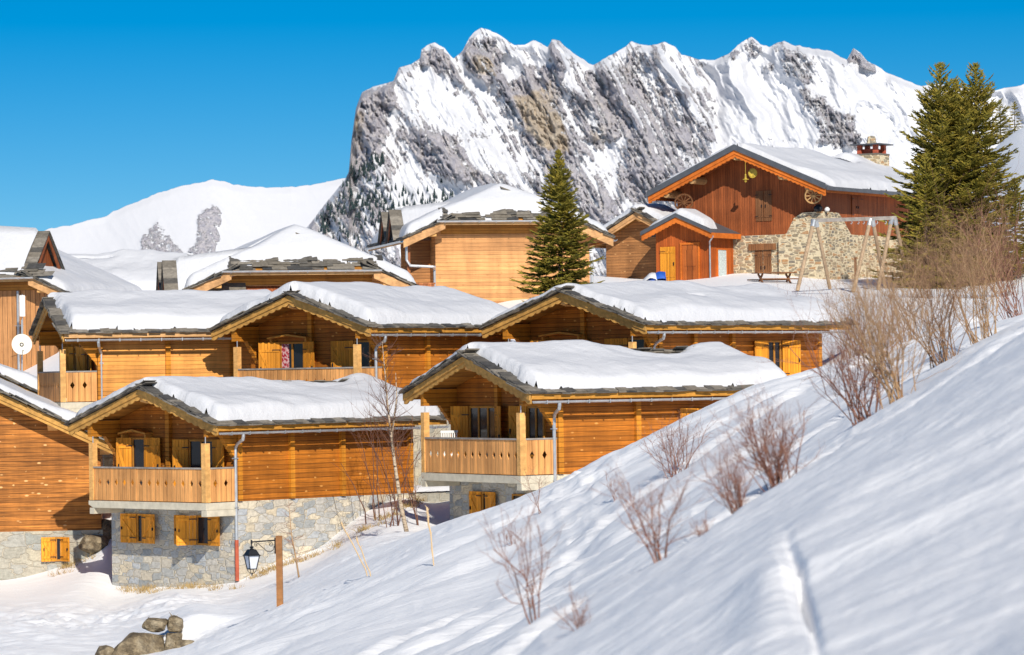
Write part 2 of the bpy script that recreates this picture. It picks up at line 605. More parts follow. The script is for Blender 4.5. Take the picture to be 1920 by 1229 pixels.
# ------------------------------------------------------------------ ground: one snow sheet through surveyed points
GP = np.array([
    (960, 2100, 7.5), (1920, 1500, 7.5), (0, 2700, 7.5), (2300, 1250, 7.5),
    (1440, 1229, 15), (1920, 1020, 15), (960, 1520, 15), (0, 2050, 15), (2300, 820, 15),
    (960, 1229, 25), (1440, 945, 26), (1920, 655, 27), (400, 1560, 25), (0, 1750, 25), (2300, 450, 27),
    (960, 1195, 36), (1440, 912, 38), (1700, 760, 38), (1920, 630, 38), (500, 1400, 38),
    (960, 1085, 60), (1440, 820, 60), (1700, 690, 60), (1920, 600, 60), (640, 1215, 55), (300, 1330, 55), (0, 1420, 50),
    (540, 1137, 78), (700, 1055, 80), (850, 978, 81), (1060, 897, 82), (1240, 812, 83), (1410, 733, 85), (1550, 698, 86), (1700, 650, 88), (1920, 580, 88),
    (380, 1215, 75), (270, 1215, 84), (0, 1229, 82), (150, 1180, 92), (300, 1130, 98), (0, 1150, 102),
    (210, 1097, 110.9), (457, 1089, 106.3), (600, 1032, 108.3), (775, 938, 111), (330, 1101, 108.7), (270, 1099, 109.8), (395, 1097, 107.6), (330, 1108, 104), (560, 1085, 96), (640, 1040, 98),
    (0, 1087, 114.4), (40, 1081, 114.5), (95, 1066, 114.6), (140, 1054, 114.7), (172, 1042, 114.7), (200, 1030, 113.6), (150, 1092, 110), (60, 1108, 111),
    (852, 990, 105), (840, 938, 112), (800, 928, 117), (900, 1000, 100),
    (1060, 930, 95), (1240, 865, 98), (1410, 800, 100), (1550, 735, 100),
    (1545, 690, 120), (1650, 640, 115), (1800, 600, 115), (1920, 570, 115),
    (1600, 548, 150), (1750, 545, 150), (1920, 535, 150), (1640, 575, 135), (1850, 570, 132),
    (1230, 534, 165), (1580, 531, 163), (1400, 534, 158), (1750, 520, 165),
    (950, 568, 150), (1150, 545, 155), (700, 850, 120), (500, 830, 122), (780, 895, 118), (200, 800, 126),
    (560, 640, 138), (300, 650, 140), (0, 720, 150), (100, 570, 190),
    (960, 535, 190), (1400, 495, 190), (0, 575, 215), (500, 570, 200), (1920, 240, 222), (1860, 290, 220), (1790, 420, 208), (1620, 480, 205), (2300, 100, 235),
    (1920, 262, 250), (1400, 510, 250), (960, 570, 250), (0, 640, 255), (-400, 1330, 80), (-400, 1150, 112), (-400, 780, 150), (2300, 480, 115), (2300, 560, 60), (-400, 660, 220),
], float)


def _q(px, Y):
    return np.stack([np.asarray(px, float) / 330.0, np.log(np.asarray(Y, float)) * 3.0], -1)


def _U(r2):
    return np.where(r2 > 1e-12, 0.5 * r2 * np.log(np.maximum(r2, 1e-12)), 0.0)


_X = _q(GP[:, 0], GP[:, 2])
_n = len(_X)
_K = _U(((_X[:, None] - _X[None]) ** 2).sum(-1)) + np.eye(_n) * 0.004
_Pm = np.concatenate([np.ones((_n, 1)), _X], 1)
_A = np.block([[_K, _Pm], [_Pm.T, np.zeros((3, 3))]])
_w = np.linalg.solve(_A, np.concatenate([GP[:, 1], np.zeros(3)]))


def ground_py(px, Y):
    px, Y = np.broadcast_arrays(np.asarray(px, float), np.asarray(Y, float))
    q = _q(px.ravel(), Y.ravel())
    out = np.empty(len(q))
    for i in range(0, len(q), 20000):
        b = q[i:i + 20000]
        out[i:i + 20000] = _U(((b[:, None] - _X[None]) ** 2).sum(-1)) @ _w[:_n] + _w[_n] + b @ _w[_n + 1:]
    return out.reshape(px.shape)


def relief(x, y):
    """drifts, old ski tracks and trampled snow; x, y in metres"""
    near = 1 - sstep(20, 45, y)
    mid = sstep(18, 40, y) * (1 - sstep(95, 115, y))
    h = (fbm(x * 0.35, y * 0.35, 4, 3) - 0.5) * 0.16 * (0.4 + mid)
    h = h + (ridged(x * 0.10 + y * 0.05, y * 0.42 + x * 0.22, 3, 11) - 0.6) * 0.26 * mid
    h = h + (ridged(x * 0.35 + y * 0.1, y * 0.9 + x * 0.35, 3, 21) - 0.6) * 0.13 * near + (ridged(x * 0.2, y * 0.33 + x * 0.5, 2, 25) - 0.6) * 0.14 * near
    h = h + (fbm(x * 1.3, y * 0.8, 3, 31) - 0.5) * 0.06 * near + (fbm(x * 4, y * 3, 3, 35) - 0.5) * 0.03 * (near + mid * 0.8)
    crust = sstep(0.5, 0.62, fbm(x * 0.4, y * 0.25, 3, 41))
    h = h + crust * (ridged(x * 3.1, y * 1.6, 2, 43) - 0.6) * 0.045 * (near + mid)
    for k, (x0, y0, dx, w) in enumerate([(0.6, 45, 0.75, 0.25), (0.5, 52, 0.9, 0.3), (0.2, 66, 0.5, 0.4), (2.0, 73, 0.3, 0.35), (3, 31, 0.8, 0.2), (1.0, 58, 1.2, 0.25)]):
        d = (y - y0 - (x - x0) * dx * 2.0 - 1.2 * (fbm(x * 0.5, x * 0 + k, 2, 50 + k) - 0.5)) / (w * 2.2)
        h = h - 0.10 * np.exp(-d * d) + 0.05 * np.exp(-(d - 1.6) ** 2)
    return h


def ground_z(x, y, detail=True):
    x, y = np.asarray(x, float), np.asarray(y, float)
    px = 960 + F * x / y
    py = ground_py(px, y)
    p = Pn(px, py, y)
    z = p[..., 2] + (relief(x, y) if detail else 0)
    return z


def on_ground(px, py, y0=22, y1=200):
    """first ground point seen at photo pixel (px,py)"""
    ys = np.exp(np.linspace(math.log(y0), math.log(y1), 700))
    g = ground_py(np.full_like(ys, px), ys)
    hit = np.where(g <= py)[0]
    Y = ys[hit[0]] if len(hit) else y1
    p = P(px, py, float(Y))
    p.z = float(ground_z(p.x, p.y))
    return p


_px = np.concatenate([np.linspace(-420, -20, 60), np.linspace(-15, 1935, 640), np.linspace(1945, 2300, 50)])
_Y = np.exp(np.concatenate([np.linspace(math.log(7), math.log(70), 330), np.linspace(math.log(70.4), math.log(125), 260), np.linspace(math.log(125.6), math.log(255), 110)]))
_PX, _YY = np.meshgrid(_px, _Y)
_co = Pn(_PX, ground_py(_PX, _YY), _YY)
_co[..., 2] += relief(_co[..., 0], _co[..., 1])
# broken slab edge in the near slope, and trampled spots
_bx, _by = _co[..., 0], _co[..., 1]
_d = (_PX - 1475) / 16 + (_YY - 17.5) / 1.6
_win = np.exp(-((_YY - 17.0) / 2.0) ** 2)
_co[..., 2] += 0.07 * _win * (sstep(1.2, -0.6, _d) * np.exp(-((_PX - 1435) / 60) ** 2) * (0.8 + 0.5 * fbm(_bx * 5, _by * 2, 3, 44))) - 0.10 * _win * np.exp(-((_d - 1.7) / 0.55) ** 2)
_co[..., 2] += 0.55 * np.exp(-((_PX - 350) / 80) ** 2) * sstep(81.0, 82.3, _YY) * (1 - sstep(86, 94, _YY))
for cx, cy, rx, ry, am in [(1080, 66, 70, 14, 0.18), (1010, 44, 60, 10, 0.14), (1120, 78, 80, 3, 0.14), (300, 99, 130, 5, 0.16), (100, 97, 150, 7, 0.18)]:
    wgt = np.exp(-((_PX - cx) / rx) ** 2 - ((_YY - cy) / ry) ** 2)
    _co[..., 2] += wgt * am * (ridged(_bx * 1.6, _by * 1.1, 2, 71) - 0.7) * 1.6
# the slope carries on to both sides of the view
_side = np.array([1.5, 4, 8, 14, 22, 34, 50.0])


def _ext(edge, sgn, slope):
    out = []
    for dx in _side:
        c = edge.copy()
        c[:, 0] += sgn * dx
        c[:, 2] += slope * 14 * (1 - math.exp(-dx / 14)) + (fbm(c[:, 0] * 0.2, c[:, 1] * 0.2, 3, 88) - 0.5) * 0.5 * min(1, dx / 8)
        out.append(c)
    return np.stack(out, 1)


_co = np.concatenate([_ext(_co[:, 0], -1, -0.3)[:, ::-1], _co, _ext(_co[:, -1], 1, 0.42)], 1)
g = grid_mesh('snow_ground', _co, M['gsnow'], flip=True)
tag(g, kind='structure')

# wide valley floor under and beyond the village
vx, vy = np.meshgrid(np.concatenate([np.linspace(-9000, -300, 30), np.linspace(-260, 260, 30), np.linspace(300, 9000, 30)]),
                     np.concatenate([np.linspace(-2000, -60, 10), np.linspace(-40, 300, 30), np.linspace(350, 7000, 50)]))
vz = -14 - 26 * sstep(200, 900, vy) - 10 * sstep(20, 0, vy) + (fbm(vx / 300, vy / 300, 4, 90) - 0.5) * 14
o = grid_mesh('valley_floor', np.stack([vx, vy, vz], -1), M['gsnow'], flip=True)
tag(o, kind='structure')


# ------------------------------------------------------------------ mountains
def prof(pts, px):
    a = np.array(pts, float)
    return np.interp(px, a[:, 0], a[:, 1])


def in_poly(px, py, poly, soft):
    """soft inside test: signed distance to the outline, >0 inside"""
    poly = np.array(poly, float)
    ins = np.zeros(px.shape, bool)
    dmin = np.full(px.shape, 1e9)
    n = len(poly)
    for i in range(n):
        x0, y0 = poly[i]
        x1, y1 = poly[(i + 1) % n]
        if y0 != y1:
            c = ((y0 > py) != (y1 > py)) & (px < (x1 - x0) * (py - y0) / (y1 - y0) + x0)
            ins ^= c
        dx, dy = x1 - x0, y1 - y0
        t = np.clip(((px - x0) * dx + (py - y0) * dy) / (dx * dx + dy * dy), 0, 1)
        dmin = np.minimum(dmin, np.hypot(px - x0 - t * dx, py - y0 - t * dy))
    return sstep(-soft, soft, np.where(ins, dmin, -dmin))


RIDGE = [(500, 500), (540, 470), (585, 414), (620, 370), (645, 340), (654, 324), (659, 262), (667, 206), (679, 173), (700, 163), (738, 153), (748, 128), (775, 118), (788, 110), (790, 94), (800, 85), (815, 80), (833, 90), (850, 110),
         (868, 95), (880, 70), (890, 60), (903, 53), (920, 58), (942, 69), (965, 86), (985, 83), (1000, 75), (1015, 82), (1027, 88), (1035, 74), (1048, 77), (1075, 100), (1112, 123), (1150, 101), (1172, 88), (1184, 78), (1200, 84),
         (1215, 86), (1235, 83), (1247, 78), (1265, 88), (1278, 103), (1310, 112), (1340, 113), (1365, 102), (1390, 80), (1409, 70), (1425, 82), (1442, 88), (1460, 79), (1470, 77), (1484, 84), (1520, 90), (1560, 97), (1576, 108),
         (1588, 112), (1600, 90), (1612, 98), (1626, 115), (1640, 122), (1660, 135), (1700, 151), (1727, 163), (1754, 157), (1800, 165), (1858, 171), (1920, 159), (2050, 120), (2300, 150)]
ROCKS = [  # outline, soft edge px, weight
    ([(680, 172), (737, 154), (733, 214), (716, 260), (687, 303), (656, 327), (664, 228)], 4, 0.62),
    ([(788, 97), (815, 86), (843, 104), (861, 150), (879, 168), (829, 138), (792, 117)], 3, 0.55),
    ([(860, 104), (892, 66), (925, 74), (946, 101), (935, 119), (950, 150), (932, 160), (900, 150), (872, 120)], 4, 0.5),
    ([(925, 150), (974, 147), (996, 118), (1038, 129), (1056, 200), (1091, 278), (1084, 316), (1020, 310), (980, 262), (948, 210)], 9, 0.46),
    ([(1027, 82), (1040, 84), (1062, 130), (1050, 160)], 3, 0.5),
    ([(1085, 140), (1120, 126), (1180, 112), (1200, 179), (1160, 260), (1112, 282), (1080, 200)], 9, 0.36),
    ([(772, 240), (845, 255), (885, 299), (925, 355), (865, 335), (815, 322), (770, 300)], 9, 0.42),
    ([(640, 338), (700, 315), (725, 350), (716, 402), (690, 450), (580, 450), (585, 420)], 8, 0.17),
    ([(660, 300), (730, 240), (700, 330), (650, 340)], 6, 0.2),
    ([(1175, 95), (1215, 110), (1257, 170), (1300, 225), (1310, 330), (1238, 370), (1150, 380), (1165, 240)], 12, 0.30),
    ([(1310, 165), (1340, 185), (1345, 230), (1325, 300), (1300, 250)], 8, 0.25),
    ([(1496, 165), (1527, 163), (1562, 205), (1603, 218), (1612, 285), (1546, 272), (1527, 233)], 6, 0.40),
    ([(1445, 88), (1480, 80), (1528, 112), (1530, 160), (1511, 162), (1470, 130)], 6, 0.30),
    ([(1390, 88), (1409, 74), (1432, 92), (1412, 108)], 4, 0.34),
    ([(1588, 113), (1600, 88), (1640, 122), (1641, 136)], 2, 0.6),
    ([(1425, 115), (1450, 120), (1452, 150), (1430, 140)], 5, 0.28),
    ([(1020, 300), (1090, 310), (1170, 390), (1120, 420), (1000, 380)], 12, 0.24),
    ([(590, 440), (900, 360), (960, 400), (960, 470), (590, 470)], 12, 0.06),
    ([(1430, 260), (1475, 262), (1470, 282), (1430, 282)], 4, 0.3),
    ([(1360, 105), (1390, 95), (1375, 125), (1360, 130)], 4, 0.3),
]
BARE = [  # snow fields inside the rock
    ([(776, 128), (800, 122), (860, 180), (930, 260), (1000, 330), (960, 330), (860, 250), (770, 195)], 14, -0.30),
    ([(735, 330), (770, 300), (830, 330), (865, 365), (860, 400), (730, 400)], 9, -0.32),
    ([(860, 150), (905, 165), (960, 220), (985, 270), (940, 230)], 6, -0.28),
    ([(940, 100), (985, 85), (1000, 80), (975, 140), (945, 130)], 5, -0.3),
    ([(1045, 80), (1112, 123), (1090, 145), (1062, 110)], 5, -0.3),
    ([(1110, 270), (1160, 260), (1180, 330), (1140, 370), (1105, 320)], 10, -0.25),
    ([(1330, 120), (1400, 110), (1500, 240), (1540, 280), (1400, 290), (1340, 200)], 15, -0.25),
    ([(1600, 140), (1900, 180), (1900, 420), (1620, 290)], 15, -0.2),
]
TANS = [
    ([(960, 180), (1040, 150), (1060, 220), (1075, 290), (1030, 290), (985, 250)], 14, 0.62),
    ([(868, 90), (930, 110), (935, 150), (890, 140)], 12, 0.5),
    ([(1085, 180), (1140, 170), (1140, 262), (1110, 278)], 12, 0.55),
    ([(655, 200), (690, 190), (690, 300), (655, 322)], 12, 0.35),
    ([(1150, 120), (1190, 110), (1190, 160)], 12, 0.4),
]


def build_mountain(name, ridge, x0, x1, step, ybot, Yr, k, rock0, seed, rocks, bare, tans, rlim, streaks=1.0):
    px = np.arange(x0, x1, step)
    top = prof(ridge, px)
    top = top + (fbm(px / 9, px * 0 + seed, 3, seed) - 0.5) * 4.0
    nr = 330
    t = np.linspace(0, 1, nr)[:, None]
    py = top[None] + (ybot - top[None]) * t
    PX = np.broadcast_to(px[None], py.shape)
    mpp = Yr / F
    kw = int(70 / step)
    tsm = np.convolve(np.pad(top, kw, mode='edge'), np.hanning(2 * kw + 1) / np.hanning(2 * kw + 1).sum(), mode='valid')
    fall = (py - tsm[None]) * mpp
    # gullies run down and to the right
    ax = PX - (py - 60) * 0.55
    wob = fbm(PX / 60, py / 60, 3, seed + 5) * 40
    big = ridged((ax + wob) / 105, (py + wob) / 300, 3, seed + 1)
    mid = ridged((ax + wob * 0.5) / 36, py / 80 + ax / 300, 4, seed + 2)
    fine = ridged(ax / 12, py / 22, 4, seed + 3)
    vert = ridged(PX / 16 + wob / 30, py / 120, 4, seed + 4)
    rock = np.full(PX.shape, 0.0)
    tan = np.zeros(PX.shape)
    for pl, sf, w in rocks:
        jx = (fbm(PX / 22, py / 22, 4, 61) - 0.5) * 26
        jy = (fbm(PX / 22, py / 22, 4, 67) - 0.5) * 26
        rock = np.maximum(rock, in_poly(PX + jx * min(1, sf / 5), py + jy * min(1, sf / 5), pl, sf) * w)
    for pl, sf, w in bare:
        jx = (fbm(PX / 26, py / 26, 4, 63) - 0.5) * 40
        rock = rock + in_poly(PX + jx, py - jx, pl, sf) * w
    for pl, sf, w in tans:
        tan = np.maximum(tan, in_poly(PX, py, pl, sf) * w)
    base = rlim(PX, py)
    rough = np.clip(rock, 0, 1)
    env = sstep(0, 14, py - top[None])
    fine2 = ridged(ax / 5, py / 8, 3, seed + 6)
    feat = (big - 0.55) * 80 + (mid - 0.55) * (9 + 26 * rough) + (fine - 0.55) * (6 + 26 * rough) + (fine2 - 0.55) * (2.5 + 15 * rough) + (vert - 0.55) * 36 * rough
    D = Yr - fall * k - feat * env * rock0 * mpp * 2.0
    # steepness of the relief itself exposes rock: steep where depth hardly changes going down
    gd = np.gradient(D, axis=0) / (np.gradient(py, axis=0) * mpp + 1e-6)
    steep = sstep(-0.25, 0.5, gd)
    gx = np.gradient(D, axis=1) / (step * mpp)
    ar = base + rock + 0.11 * steep + (fine - 0.5) * 0.22 + (fbm(PX / 7, py / 9, 3, seed + 8) - 0.5) * 0.34 + 0.10 * np.clip(gx, -1, 1)
    strk = ridged((ax + wob * 0.3) / 8, py / 75, 3, seed + 9) - 0.58
    ar = ar + strk * streaks * (0.35 + 0.9 * sstep(0.03, 0.12, base)) + (ridged(PX / 5, py / 6, 3, seed + 13) - 0.55) * 0.3 * streaks
    D = D - sstep(0.42, 0.62, ar) * 5.0 * env
    co = Pn(PX, py, D)
    # far side of the ridge, so that it is a solid hill
    back = []
    for j in (4, 3, 2, 1):
        b = co[0].copy()
        b[:, 1] += 260 * j
        b[:, 2] -= 190 * j
        back.append(b)
    co = np.concatenate([np.stack(back), co])
    pad = lambda a: np.concatenate([np.repeat(a[:1] * 0, 4, 0), a])
    o = grid_mesh(name, co, M['mountain'], attr={'rock': pad(ar), 'tan': pad(tan)}, flip=False)
    tag(o, kind='structure')
    return px, top, py, D


def lim_main(PX, py):
    b = 0.13 - 0.09 * sstep(1260, 1420, PX) - 0.04 * sstep(1600, 1700, PX)
    b = b + (0.10 * sstep(200, 300, py) - 0.02) * (1 - sstep(1200, 1400, PX))
    return b


MOUNT = build_mountain('mountain', RIDGE, 500, 2300, 1.35, 640, 3200, 0.85, 1.0, 101, ROCKS, BARE, TANS, lim_main)
HILL = [(-500, 560), (-200, 500), (0, 452), (66, 440), (90, 430), (125, 424), (200, 405), (210, 398), (300, 361), (330, 352), (360, 345), (400, 337), (420, 341), (440, 347), (470, 350), (500, 352), (560, 350), (600, 345), (640, 335), (760, 320)]
HR = [([(257, 482), (272, 440), (292, 408), (305, 425), (320, 446), (345, 485)], 6, 0.62),
      ([(348, 480), (368, 430), (380, 405), (405, 386), (420, 400), (412, 440), (408, 482)], 5, 0.68)]
build_mountain('snowy_hill', HILL, -500, 760, 2.0, 640, 4300, 1.5, 0.10, 201, HR, [], [], lambda a, b: -0.1 + 0 * a, 0.5)


# ------------------------------------------------------------------ houses
rnd = random.Random(11)
nrnd = np.random.RandomState(5)


class House:
    """root Empty on the ground; local frame: x along the long side (away), y along the gable (to the left), z = 0 at the eave"""
    def __init__(s, name, corner, rz, depth, label, cat='chalet', group=None):
        s.z = depth
        s.root = empty(name, corner - Vector((0, 0, depth)), rz)
        tag(s.root, label, cat, group)

    def part(s, name, mb, mat, parent=None, smooth=False, recalc=True):
        """parts live in the eave frame; sub-parts inherit it"""
        o = mb.build(name, mat, parent or s.root, (0, 0, s.z) if parent is None else None, smooth, recalc)
        return o


def roof_fn(Wd, rise, hip=None, zg=None):
    """height of the roof plane over (u, v) for a gable roof across v"""
    def f(u, v):
        h = rise * (1 - np.abs(v - Wd / 2) / (Wd / 2))
        if hip:
            h = np.minimum(h, zg + (rise - zg) * np.asarray(u) / hip)
        return h
    return f


def add_snow(h, Wd, L, zf, T0=0.42, front=0.28, back=0.1, eave=0.09, left=0.1, dips=(), step=0.11, seed=1, u0=0.0, round_=0.55, slump=0.12, parent=None, edge=0.24):
    us = np.arange(u0 - 0.15, L + 0.15, step)
    vs = np.arange(-0.15, Wd + 0.15, step)
    U, V = np.meshgrid(us, vs, indexing='ij')
    jit = (fbm(U * 1.1, V * 1.1, 4, seed) - 0.5) * 0.34 + (fbm(U * 4, V * 4, 2, seed + 3) - 0.5) * 0.12
    right = V < Wd / 2
    dF = U - u0 - np.where(right, front, front * 0.25) + jit * 0.8
    dB = L - back - U + jit * 0.5
    dE = V - eave + jit * 0.45
    dL = Wd - left - V + jit * 0.4
    e = lambda d: np.sqrt(np.clip(1 - (1 - np.clip(d / edge, 0, 1)) ** 2, 0, 1))
    T = T0 * (0.72 + 0.95 * (fbm(U * 0.38, V * 0.38, 3, seed + 7) - 0.3)) * e(dF) * e(dB) * e(dE) * e(dL)
    T = T + slump * np.exp(-((V - 1.0) / 0.8) ** 2) * e(dE) * e(dF) * e(dB)
    T = T + ((fbm(U * 2.2, V * 2.2, 3, seed + 9) - 0.5) * 0.05 - 0.035 * ridged(U * 0.25 + 9, V * 0.9 + 0.1 * U, 2, seed + 12)) * e(dF) * e(dE)
    inside = (dF > 0) & (dB > 0) & (dE > 0) & (dL > 0)
    for du, dv, ru, rv, dep in dips:
        r = np.hypot((U - du) / ru, (V - dv) / rv) + jit * 0.8
        k = sstep(0.75, 1.25, r)
        T = T * (1 - dep * (1 - k))
        if dep >= 1:
            inside &= r > 0.8
    zr = zf(U, V)
    rr = np.zeros_like(zr)
    # a soft ridge: average of neighbours
    n = max(1, int(round_ / step))
    zs = zr.copy()
    for _ in range(n):
        zz = zs.copy()
        zz[:, 1:-1] = 0.25 * zs[:, :-2] + 0.5 * zs[:, 1:-1] + 0.25 * zs[:, 2:]
        zz[1:-1] = 0.25 * zz[:-2] + 0.5 * zz[1:-1] + 0.25 * zz[2:]
        zs = zz
    Z = np.where(T > 0.12, zs, zr) + T + 0.07 + np.clip(zr - zs, 0, 1) * 0.3
    Z = np.where(T > 0.12, Z, zr + 0.07 + T)
    # first ring stands on the slabs
    co = np.stack([U, V, np.where(inside, Z, zr + 0.03)], -1)
    keep = inside.copy()
    for ax in (0, 1):
        for s in (1, -1):
            keep |= np.roll(inside, s, ax)
    o = grid_mesh('roof_snow', co, M['snow'], parent or h.root, (0, 0, h.z) if not parent else None, keep=keep, flip=False)
    return o


def add_tiles(h, Wd, L, zf, rise, parent=None, cover=True, hang=0.1, seed=1, u0=0.0, eave_rows=2, vmin=0.0):
    """rough stone slabs: two ragged courses along the gable edge and the eaves, a looser lay over the rest"""
    rr = random.Random(seed)
    mb = MB()
    sl = rise / (Wd / 2)
    cs = 1 / math.sqrt(1 + sl * sl)

    def put(u, v, lu, lv, t, lift, side):
        # side +1: right slope (v small is low)
        d = 1 if side > 0 else -1
        up = Vector((0, d * cs, sl * cs))
        nn = Vector((0, -d * sl * cs, cs))
        zz = float(zf(u, v)) if vmin <= v <= Wd else (-sl * (-v if v < 0 else v - Wd))
        tilt = rr.uniform(-0.03, 0.05)
        o = Vector((u, v, zz)) + nn * lift
        e1 = Vector((lu, rr.uniform(-0.05, 0.05), rr.uniform(-0.01, 0.01)))
        mb.slab(o, e1, up * lv + nn * tilt, nn * t)

    for side in (1, -1):
        v = -0.05
        while v < Wd / 2 - 0.1:
            for row in range(3):
                lu = rr.uniform(0.45, 0.7)
                put(u0 - hang - rr.uniform(0, 0.07) + row * 0.015, (v + rr.uniform(-0.05, 0.05)) if side > 0 else Wd - v, lu, rr.uniform(0.34, 0.6), rr.uniform(0.018, 0.04), 0.01 + row * 0.03, side)
            v += rr.uniform(0.2, 0.34)
        u = u0
        while u < L:
            w = rr.uniform(0.25, 0.55)
            for row in range(eave_rows):
                put(u + rr.uniform(-0.08, 0.08), (-0.12 - rr.uniform(0, 0.06) + row * 0.03) if side > 0 else Wd + 0.12 - row * 0.03, w, rr.uniform(0.45, 0.7), rr.uniform(0.018, 0.04), 0.008 + row * 0.03, side)
            u += w * 0.82
        if cover:
            u = u0 + 0.3
            while u < L - 0.3:
                v = 0.4
                while v < Wd / 2 - 0.05:
                    put(u + rr.uniform(-0.1, 0.1), v if side > 0 else Wd - v, rr.uniform(0.35, 0.6), rr.uniform(0.4, 0.6), 0.03, 0.01 + rr.uniform(0, 0.03), side)
                    v += 0.36
                u += 0.45
    # ridge slabs
    u = u0 - hang
    while u < L:
        w = rr.uniform(0.4, 0.7)
        if Wd > 0:
            zz = float(zf(u + w / 2, Wd / 2))
            mb.slab((u, Wd / 2 - 0.2, zz + 0.02), (w, 0, 0), (0, 0.4, rr.uniform(-0.03, 0.03)), (0, 0, 0.04))
        u += w * 0.9
    return h.part('stone_slabs', mb, M['tile'], parent)


def add_roof(h, Wd, L, rise, soffit, barge, eave_m, t=0.13, scallop=True, front_w=0.30, u0=0.0, period=0.29, pend=0.0):
    """deck, front bargeboards with a scalloped lower board, long eave board"""
    mb = MB()
    sl = rise / (Wd / 2)
    a = [(0, 0), (Wd / 2, rise), (Wd, 0), (Wd, -t), (Wd / 2, rise - t), (0, -t)]
    mb.prism(a, u0 + 0.05, L - 0.03, lambda v, z, u: (u, v, z))
    deck = h.part('roof', mb, soffit)
    for side in (1, -1):
        mb = MB()
        V = lambda x: x if side > 0 else Wd - x
        zz = lambda x: x * sl
        mb.prism([(V(-0.06), zz(-0.06) - 0.02), (V(Wd / 2), rise - 0.02), (V(Wd / 2), rise - 0.02 - front_w * 0.6), (V(-0.06), zz(-0.06) - 0.02 - front_w * 0.6)], u0, u0 + 0.06, lambda v, z, u: (u, v, z))
        if scallop:
            lo = []
            n = max(4, int(Wd / 2 / period)) * 4
            for i in range(n + 1):
                x = -0.06 + (Wd / 2 + 0.06) * i / n
                lo.append((V(x), zz(x) - front_w * 0.98 - 0.055 * abs(math.sin(math.pi * i / 4))))
            pl = [(V(-0.06), zz(-0.06) - front_w * 0.5), (V(Wd / 2), rise - front_w * 0.5)] + lo[::-1]
        else:
            pl = [(V(-0.06), zz(-0.06) - front_w * 0.5), (V(Wd / 2), rise - front_w * 0.5), (V(Wd / 2), rise - front_w), (V(-0.06), zz(-0.06) - front_w)]
        mb.prism(pl, u0 + 0.04, u0 + 0.085, lambda v, z, u: (u, v, z))
        h.part('bargeboard', mb, barge)
    for v0, v1 in ((-0.045, 0.0), (Wd, Wd + 0.045)):
        mb = MB()
        mb.box(u0 + 0.09, L - 0.02, v0, v1, -0.19, 0.0)
        if pend:
            n = int((L - u0) / 0.2) * 3
            lo = [(u0 + 0.09 + (L - u0 - 0.12) * i / n, -0.185 - pend * abs(math.sin(math.pi * i / 3))) for i in range(n + 1)]
            mb.prism([(u0 + 0.09, -0.15), (L - 0.03, -0.15)] + lo[::-1], v0 + 0.005, v1 - 0.008, lambda u, z, v: (u, v, z))
        h.part('eave_board', mb, eave_m)
    return deck


def add_gutter(h, u0, u1, v=-0.10, z=-0.24, r=0.072, mat='zinc'):
    mb = MB()
    n = 8
    pr = [(math.cos(math.pi + math.pi * i / n) * r, math.sin(math.pi + math.pi * i / n) * r) for i in range(n + 1)]
    pr += [(x * 0.86, y * 0.86) for x, y in pr[::-1]]
    mb.prism(pr, u0, u1, lambda a, b, u: (u, v + a, z + b))
    u = u0 + 0.4
    while u < u1:
        mb.box(u, u + 0.03, v - r - 0.012, v + r + 0.012, z - r - 0.012, z - r + 0.01)
        mb.box(u, u + 0.03, v - r - 0.014, v - r - 0.002, z - r, z + 0.02)
        u += 0.72
    return h.part('gutter', mb, M[mat])


def add_downpipe(h, u, o, zb, red=None, v=-0.10, z=-0.27, du=0.18, side=1):
    mb = MB()
    vw = o - 0.09
    pts = [(u, v, z), (u, v, z - 0.1), (u + du * 0.1, v + 0.05, z - 0.2), (u + du * 0.7, vw - 0.14, z - 0.34), (u + du, vw, z - 0.46), (u + du, vw, z - 0.6), (u + du, vw, zb)]
    mb.tube(pts, 0.052, 8)
    zz = z - 0.8
    while zz > zb:
        mb.box(u + du - 0.07, u + du + 0.07, vw - 0.06, o + 0.0, zz, zz + 0.03)
        zz -= 1.5
    p = h.part('downpipe', mb, M['zinc'], smooth=False)
    if red:
        mb = MB()
        mb.tube([(u + du, vw, zb), (u + du, vw, zb - red)], 0.062, 8)
        h.part('pipe_boot', mb, M['terracotta'], p)
    return p


def face_tf(face, uf, o):
    """(s, out, z): s runs along the wall, out = away from it"""
    if face == 'F':
        return lambda s, n, z: (uf - n, s, z)
    if face == 'S':
        return lambda s, n, z: (s, o - n, z)
    return lambda s, n, z: (s, n, z)


